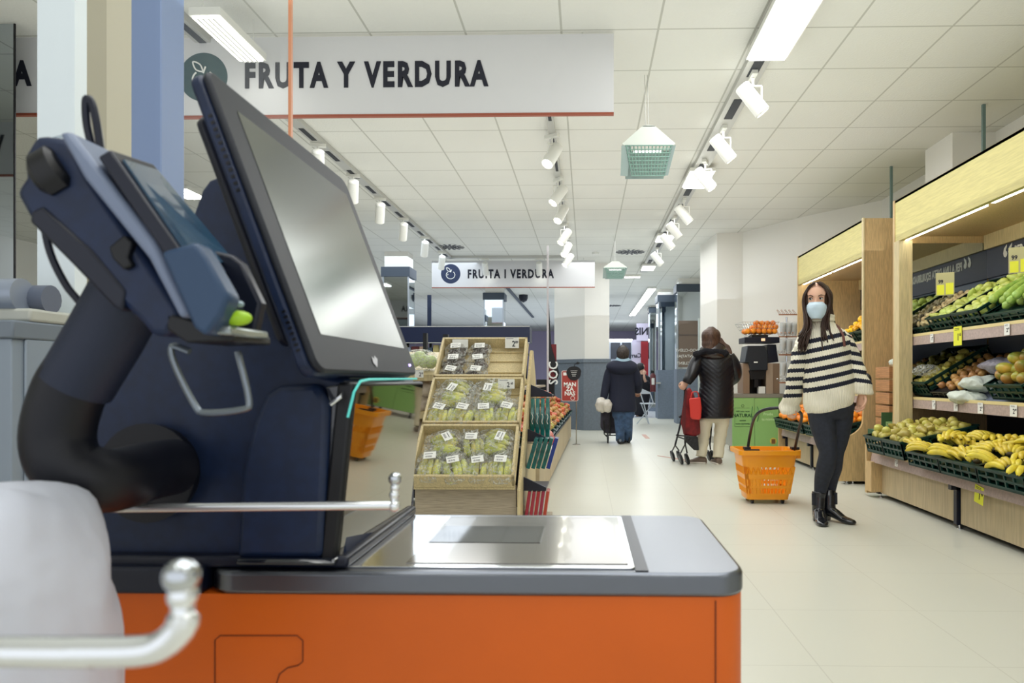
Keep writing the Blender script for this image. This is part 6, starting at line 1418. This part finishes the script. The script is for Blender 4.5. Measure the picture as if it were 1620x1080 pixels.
for sd in (-1, 1):
    obj('ear_loop', B().tube(smoothpath([tuple(hp_(sd*.060, -.052, -.024)), tuple(hp_(sd*.074, -.01, .004)), tuple(hp_(sd*.080, .012, .0)), tuple(hp_(sd*.075, -.005, -.045)), tuple(hp_(sd*.055, -.045, -.085))], 4), .0018, 5), paper, m_)
hair = B(); rnd = random.Random(4)
cap = []
for i in range(9):   # cap over the skull, open at the face
    t_ = i/8; z = .132-.16*t_**1.5; q = math.sqrt(max(0, 1-((z-.02)/.115)**2)) if z > .02 else 1
    cap.append([HM @ Vector((max(.004, .086*q)*math.sin(a), .012+max(.004, .100*q)*-math.cos(a)*(1 if abs(a) > 1.9 else .98), z)) for a in [R(38+284*k/30)+0*math.pi for k in range(31)]])
hair.loft(cap, False, closed=False)
def lock(pts, r0): hair.tube(smoothpath(pts, 5), [r0*(.55+.6*math.sin(math.pi*min(.92, (i+2)/(5*(len(pts)-1)+4)))) for i in range(5*(len(pts)-1)+1)], 6)
for sd, ends in ((-1, ((1262, 548), (1276, 552))), (1, ((1300, 552), (1322, 548)))):
    for k in range(90):
        u = rnd.random(); f = rnd.random()
        st = hp_(sd*(.004+.02*f), -.055-.028*(1-f)+.13*u*f, .120-.018*(1-u)*0-.006*f)
        m1 = hp_(sd*(.050+.018*f), -.070+.12*f+.0*u, .072+.02*rnd.random()); m2 = hp_(sd*(.078+.012*rnd.random()), -.045+.11*f, -.01)
        ex_ = ends[0][0]+(ends[1][0]-ends[0][0])*u; ey_ = ends[0][1]+rnd.uniform(-20, 10)
        m3 = W((ends[0][0]*.35+ends[1][0]*.3+1297*.35)+(u-.5)*12, 512, Y0-.075+.07*f); ed = W(ex_, ey_, Y0-.105+.05*f)
        lock([tuple(st), tuple(m1), tuple(m2), tuple(m3), tuple(ed)], .0052)
for k in range(52):  # back of the head down behind the shoulders
    a = R(100+160*k/51); st = hp_(.02*math.sin(a), .02, .126); m1 = hp_(.085*math.sin(a), .01-.095*math.cos(a), .05); m2 = hp_(.088*math.sin(a), .015-.098*math.cos(a), -.06)
    ed = W(1300+26*math.sin(a), 540, Y0+.12); lock([tuple(st), tuple(m1), tuple(m2), tuple(ed)], .011)
obj('hair', hair, hairb, wm, smooth=180)
obj('shoulder_strap', B().tube(smoothpath([tuple(W(1322, 513, Y0+.0)), tuple(W(1328, 519, Y0-.05)), tuple(W(1334, 531, Y0-.10)), tuple(W(1336, 548, Y0-.125))], 4), [(.008, .003)]*13, 8, up=(0, 1, 0)), mat('strap_brown', (96, 50, 40), .5), wm)
obj('shoulder_bag', B().ball(tuple(W(1371, 601, Y0+.12)), (.03, .05, .05), 12, 8), mat('bag_dark', (30, 28, 30), .5), wm, label='dark shoulder bag')
# ---- woman in quilted coat with stroller, seen from behind --------------------
Y1 = 8.5
w2 = thing('person', 'long-haired woman in black quilted coat and cream trousers, pushing the red stroller', 'person', (WX(1128, Y1), Y1, 0))
b = B(); c2 = W(1126, 535, Y1-.02)
H2 = head_b(b, c2, R(180-35), 0, 1.0)
limb(b, Y1, [(1128, 548, .0, .06), (1130, 562, .0, .075)])
b.loft(hrings(Y1, [(1131, 558, 14, .08, 0), (1132, 572, 26, .10, 0), (1132, 610, 22, .11, 0), (1131, 650, 24, .12, 0), (1131, 664, 22, .1, 0)]))
limb(b, Y1, [(1104, 572, 0, .05), (1094, 592, -.10, .042), (1086, 605, -.2+.1, .03)])
limb(b, Y1, [(1157, 572, 0, .05), (1164, 592, .08, .042), (1150, 604, .28, .03), (1142, 603, .32, .028)])
limb(b, Y1, [(1118, 655, 0, .06), (1114, 675, .0, .05), (1112, 700, .02, .04), (1109, 720, .0, .035)]); limb(b, Y1, [(1143, 655, 0, .06), (1141, 675, 0, .05), (1138, 700, .0, .04), (1136, 722, -.03, .035)])
hm = Matrix.Translation(W(1087, 604, Y1-.09)) @ Matrix.Rotation(R(40), 4, 'Y') @ Matrix.Rotation(R(180), 4, 'Z')
hand_b(b, hm, 1.1, 1, .95)
hm = Matrix.Translation(W(1143, 603, Y1+.32)) @ Matrix.Rotation(R(80), 4, 'X'); hand_b(b, hm, 1.0, 1, .95)
obj('body', b, skin2, w2, remesh=.007, sm=1)
coatm = mat('quilted_black', (18, 19, 26), .34, coat=.12, bump=(30, .15, .01))
def puff(q, c):
    u = abs(q.x-c.x); s = math.sin((q.z*1.0-u*.9)*math.pi/.052); return 1+.035*abs(s)**.5-.015
b = B(); b.loft(hrings(Y1, [(1129, 553, 13, .075, 0), (1131, 560, 24, .10, 0), (1132, 568, 31, .125, 0), (1133, 585, 29, .14, 0), (1134, 603, 26, .135, 0), (1133, 620, 27, .14, 0), (1131, 642, 29, .155, 0), (1130, 659, 29.5, .16, 0), (1130, 661, 27, .14, 0)], k=10, n=64, puff=puff))
obj('coat', b, coatm, w2, remesh=.007, sm=1)
for pts in ([(1109, 563, 0, .075), (1101, 576, -.02, .082), (1095, 590, -.08, .074), (1089, 600, -.1, .062), (1086, 606, -.1, .048)], [(1152, 563, 0, .075), (1160, 577, .0, .082), (1163, 592, .05, .078), (1157, 601, .16, .068), (1146, 603, .28, .055)]):
    b = B(); limb(b, Y1, pts, 20, 10)
    for i, v in enumerate(b.v):
        pass
    obj('sleeve', b, coatm, w2, remesh=.007, sm=1)
b = B(); rnd = random.Random(2)
for k in range(26):
    a = R(-20-150*k/25); p = W(1125+26*math.cos(a)*.98, 562-6*math.sin(a)*-1, Y1-.10+.02*math.sin(a)); b.ball(tuple(p+Vector((0, -.03*abs(math.sin(a)), rnd.uniform(-.01, .01)))), (.034, .034, .036), 8, 6)
obj('fur_trim', b, mat('fur_dark', (22, 22, 30), .95, bump=(120, 1.0, .03)), w2, remesh=.008, sm=2)
b = B(); b.loft(hrings(Y1, [(1130, 542, 13, .09, -.02), (1130, 548, 21, .11, -.03), (1130, 556, 24, .13, -.04), (1129, 564, 21, .12, -.05), (1129, 569, 14, .08, -.05)]))
obj('hood', b, mat('hood_brown_black', (40, 30, 28), .25, coat=.4), w2, remesh=.009, sm=3)
b = B()
for k in range(46):
    a = R(-105+210*k/45)+R(180+145)*0; u = (k/45-.5)*2
    st = H2 @ Vector((.02*math.sin(a), .02, .128)); m1 = H2 @ Vector((.088*math.sin(a), .015+.102*math.cos(a), .06)); m2 = H2 @ Vector((.090*math.sin(a), .015+.105*math.cos(a), -.04))
    ed = H2 @ Vector((.085*math.sin(a), .04+.09*math.cos(a), -.15+rnd.uniform(-.02, .02))); b.tube(smoothpath([tuple(st), tuple(m1), tuple(m2), tuple(ed)], 4), [.012]*3+[.017]*7+[.013]*2+[.006], 6)
for k in range(9): b.tube(smoothpath([tuple(W(1140, 535+k, Y1-.08)), tuple(W(1148+.6*k, 548, Y1-.10)), tuple(W(1150+1.0*k, 558+k*.3, Y1-.13))], 4), [.018]*5+[.012]*3+[.004], 6)
obj('hair', b, mat('hair_mid_brown', (86, 60, 46), .45, var=(22, .35), stretch=(6, 6, 1)), w2, remesh=.006, sm=1)
trm = mat('cream_trousers', (222, 214, 190), .8, bump=(30, .15, .01))
b = B(); b.loft(hrings(Y1, [(1131, 645, 22, .11, 0), (1131, 662, 24, .11, 0), (1131, 668, 20, .08, 0)]))
limb(b, Y1, [(1117, 655, 0, .09, .1), (1114, 675, .0, .082, .09), (1112, 700, .02, .066, .07), (1109, 722, .0, .062, .062)], 18); limb(b, Y1, [(1144, 655, 0, .09, .1), (1141, 675, 0, .08, .09), (1138, 700, .0, .068, .07), (1136, 724, -.03, .062, .062)], 18)
for v in b.v: v.x += .005*math.sin(v.z*60)
obj('trousers', b, trm, w2, remesh=.009, sm=3)
shm = mat('shoe_taupe', (112, 96, 84), .6); solem = mat('sole_white', (220, 214, 204), .5)
for (px, Yy, yaw) in ((1110, 8.52, R(112)), (1136, 8.46, R(170))):
    b = B(); x = WX(px, Yy); M_ = shoe(b, x, Yy, -yaw if px > 1120 else -yaw, .26, .075, .046)
    o = obj('shoe', b, shm, w2, remesh=.007, sm=2)
    obj('sole', B().prism([(.044, .055), (-.044, .055), (-.046, -.13), (-.02, -.198), (.02, -.198), (.046, -.13)], 'z', 0, .02, M_), solem, o, bevel=.006)
# ---- walker in navy duffel coat ------------------------------------------------
Y2 = 11.0
w3 = thing('person', 'short-haired walker seen from behind in a navy duffel coat and jeans, pulling the dark trolley', 'person', (WX(985, Y2), Y2, 0))
b = B(); c3 = W(985.5, 560, Y2); H3 = head_b(b, c3, R(175), 0, .98)
limb(b, Y2, [(986, 566, 0, .06), (986, 578, 0, .075)])
b.loft(hrings(Y2, [(985, 574, 14, .08, 0), (984, 585, 19, .1, 0), (984, 615, 15, .09, 0), (985, 652, 14, .08, 0)]))
limb(b, Y2, [(966, 585, 0, .05), (959, 610, 0, .04), (954, 630, -.05, .03)]); limb(b, Y2, [(1003, 585, 0, .05), (1009, 607, 0, .04), (1008, 620, .25, .03)])
limb(b, Y2, [(979, 650, 0, .06), (980, 668, 0, .05), (981, 685, 0, .04), (981, 697, .03, .035)]); limb(b, Y2, [(992, 650, 0, .06), (993, 668, 0, .05), (994, 683, .1, .04), (994, 694, .2, .035)])
hand_b(b, Matrix.Translation(W(954, 630, Y2-.05)) @ Matrix.Rotation(R(90), 4, 'Z'), 1.3, 1, .95); hand_b(b, Matrix.Translation(W(1008, 620, Y2+.25)) @ Matrix.Rotation(R(70), 4, 'X'), 1.0, 1, .95)
obj('body', b, skin2, w3, remesh=.008, sm=1)
duf = mat('duffel_navy', (26, 30, 48), .85, bump=(60, .2, .01))
b = B(); b.loft(hrings(Y2, [(986, 572, 13, .08, 0), (985, 578, 21, .12, 0), (984, 586, 23, .14, 0), (984, 605, 20.5, .14, 0), (984, 625, 21, .15, 0), (983, 648, 24, .17, 0), (983, 651, 22, .15, 0)]))
obj('coat', b, duf, w3, remesh=.01, sm=3)
for pts in ([(970, 580, 0, .08), (964, 592, 0, .08), (959, 611, -.02, .07), (956, 624, -.05, .06), (955, 630, -.05, .055)], [(999, 580, 0, .08), (1005, 592, 0, .08), (1009, 607, .02, .072), (1009, 618, .15, .06)]):
    b = B(); limb(b, Y2, pts, 16); obj('sleeve', b, duf, w3, remesh=.01, sm=2)
b = B(); b.loft(hrings(Y2, [(984, 570, 15, .10, -.01), (984, 575, 23, .14, -.03), (984, 582, 25, .16, -.05), (984, 589, 19, .13, -.06), (983, 593, 10, .08, -.06)])); obj('hood', b, duf, w3, remesh=.01, sm=3)
b = B(); b.loft(hrings(Y2, [(985, 565, 9, .08, 0), (985, 569, 12, .11, -.01), (985, 575, 14, .125, -.02), (985, 578, 10, .1, -.02)])); obj('scarf', b, mat('scarf_blue_grey', (150, 176, 190), .85), w3, remesh=.009, sm=2)
b = B(); b.ball((0, .012, .025), (.088, .108, .108), 20, 14, M=H3)
for k in range(40): a = R(-85+170*k/39); b.tube(smoothpath([tuple(H3 @ Vector((.02*math.sin(a), .02, .13))), tuple(H3 @ Vector((.086*math.sin(a), .012+.1*math.cos(a), .05))), tuple(H3 @ Vector((.078*math.sin(a), .012+.098*math.cos(a), -.03-.03*abs(math.cos(a))-.015*(k%3))))], 4), [.012]*6+[.010]*2+[.005], 5)
obj('hair', b, haird, w3, smooth=180)
b = B(); b.loft(hrings(Y2, [(986, 640, 17, .12, 0), (986, 656, 18, .11, 0), (986, 662, 15, .08, 0)]))
limb(b, Y2, [(979, 650, 0, .085), (980, 668, 0, .078), (981, 685, 0, .07), (981, 697, .03, .068)], 16); limb(b, Y2, [(992, 650, 0, .085), (993, 668, 0, .078), (994, 683, .1, .066), (994, 694, .2, .06)], 16)
obj('jeans', b, mat('jeans_blue', (70, 96, 132), .8, var=(12, .25)), w3, remesh=.01, sm=3)
for (px, Yy, yaw) in ((981, 11.0, R(160)), (994, 11.3, R(185))):
    b = B(); shoe(b, WX(px, Yy), Yy, yaw, .26, .09, .05); o = obj('shoe', b, mat('trainer_black', (24, 26, 34), .5), w3, remesh=.008, sm=2)
    obj('heel_patch', B().ball((WX(px, Yy), Yy-.062, .06), (.02, .006, .02), 8, 6), mat('patch_grey', (120, 130, 140), .5), o)
lump('plastic_bag', W(951, 641, Y2-.12), (.09, .08, .11), mat('bag_clear_white', (214, 208, 196), .4, alpha=.9, bump=(20, .6, .02)), 'white plastic bag of shopping hanging from the walker\'s left hand', 'bag', 31, .25)
lump('plastic_bag', W(961, 642, Y2-.17), (.07, .06, .10), mat('bag_clear_white', (0, 0, 0)), 'second pale plastic bag held close to the walker\'s navy coat', 'bag', 33, .25)
# ---- distant dark figure --------------------------------------------------------
Y3 = 19.0
w4 = thing('person', 'distant person in long black clothes behind the folding chair, head bowed and turned right', 'person', (WX(1015, Y3), Y3, 0))
b = B(); c4 = W(1014, 582, Y3); H4 = head_b(b, c4, R(70), R(12), 1.0); limb(b, Y3, [(1014, 588, 0, .06), (1015, 596, 0, .08)])
b.loft(hrings(Y3, [(1015, 594, 8, .09, 0), (1016, 602, 13, .11, 0), (1016, 620, 10, .12, 0), (1014, 640, 10, .12, 0), (1013, 662, 6, .1, 0)]))
limb(b, Y3, [(1025, 602, 0, .05), (1025, 610, -.1, .04), (1020, 600, -.2, .035), (1019, 594, -.22, .03)])
hand_b(b, Matrix.Translation(W(1019, 593, Y3-.22)) @ Matrix.Rotation(R(180), 4, 'X'), .9, 1, 1); hand_b(b, Matrix.Translation(W(1008, 628, Y3)), .9, 1, 1); limb(b, Y3, [(1006, 602, 0, .05), (1006, 615, 0, .04), (1008, 627, 0, .03)])
obj('body', b, skin2, w4, remesh=.012, sm=1)
blk = mat('black_cloth', (20, 20, 28), .8)
b = B(); b.loft(hrings(Y3, [(1015, 592, 7, .10, 0), (1016, 600, 15, .15, 0), (1017, 612, 13, .16, 0), (1016, 625, 13, .17, 0), (1013, 645, 12, .19, 0), (1013, 656, 12, .2, 0)])); limb(b, Y3, [(1026, 602, 0, .09), (1027, 612, -.08, .08), (1022, 603, -.18, .06)]); limb(b, Y3, [(1006, 601, 0, .09), (1005, 615, 0, .08), (1007, 625, 0, .065)])
obj('coat', b, blk, w4, remesh=.014, sm=3)
b = B(); b.ball((0, .02, .02), (.095, .115, .12), 16, 12, M=H4); b.ball((0, .07, -.06), (.07, .07, .1), 12, 8, M=H4); obj('hair', b, mat('hair_black', (22, 20, 24), .5), w4, remesh=.01, sm=1)
for px in (1010, 1016): b = B(); shoe(b, WX(px, Y3), Y3, R(20), .26, .09, .05); b.tube([(WX(px, Y3), Y3, .05), (WX(px, Y3), Y3, .12)], .045, 10); obj('shoe', b, blk, w4, remesh=.012)
for K in (K_pear, K_gpear, K_orange, K_mango, K_lemon, K_mush, K_ban, K_apple, K_rapple, K_onion): K.end()
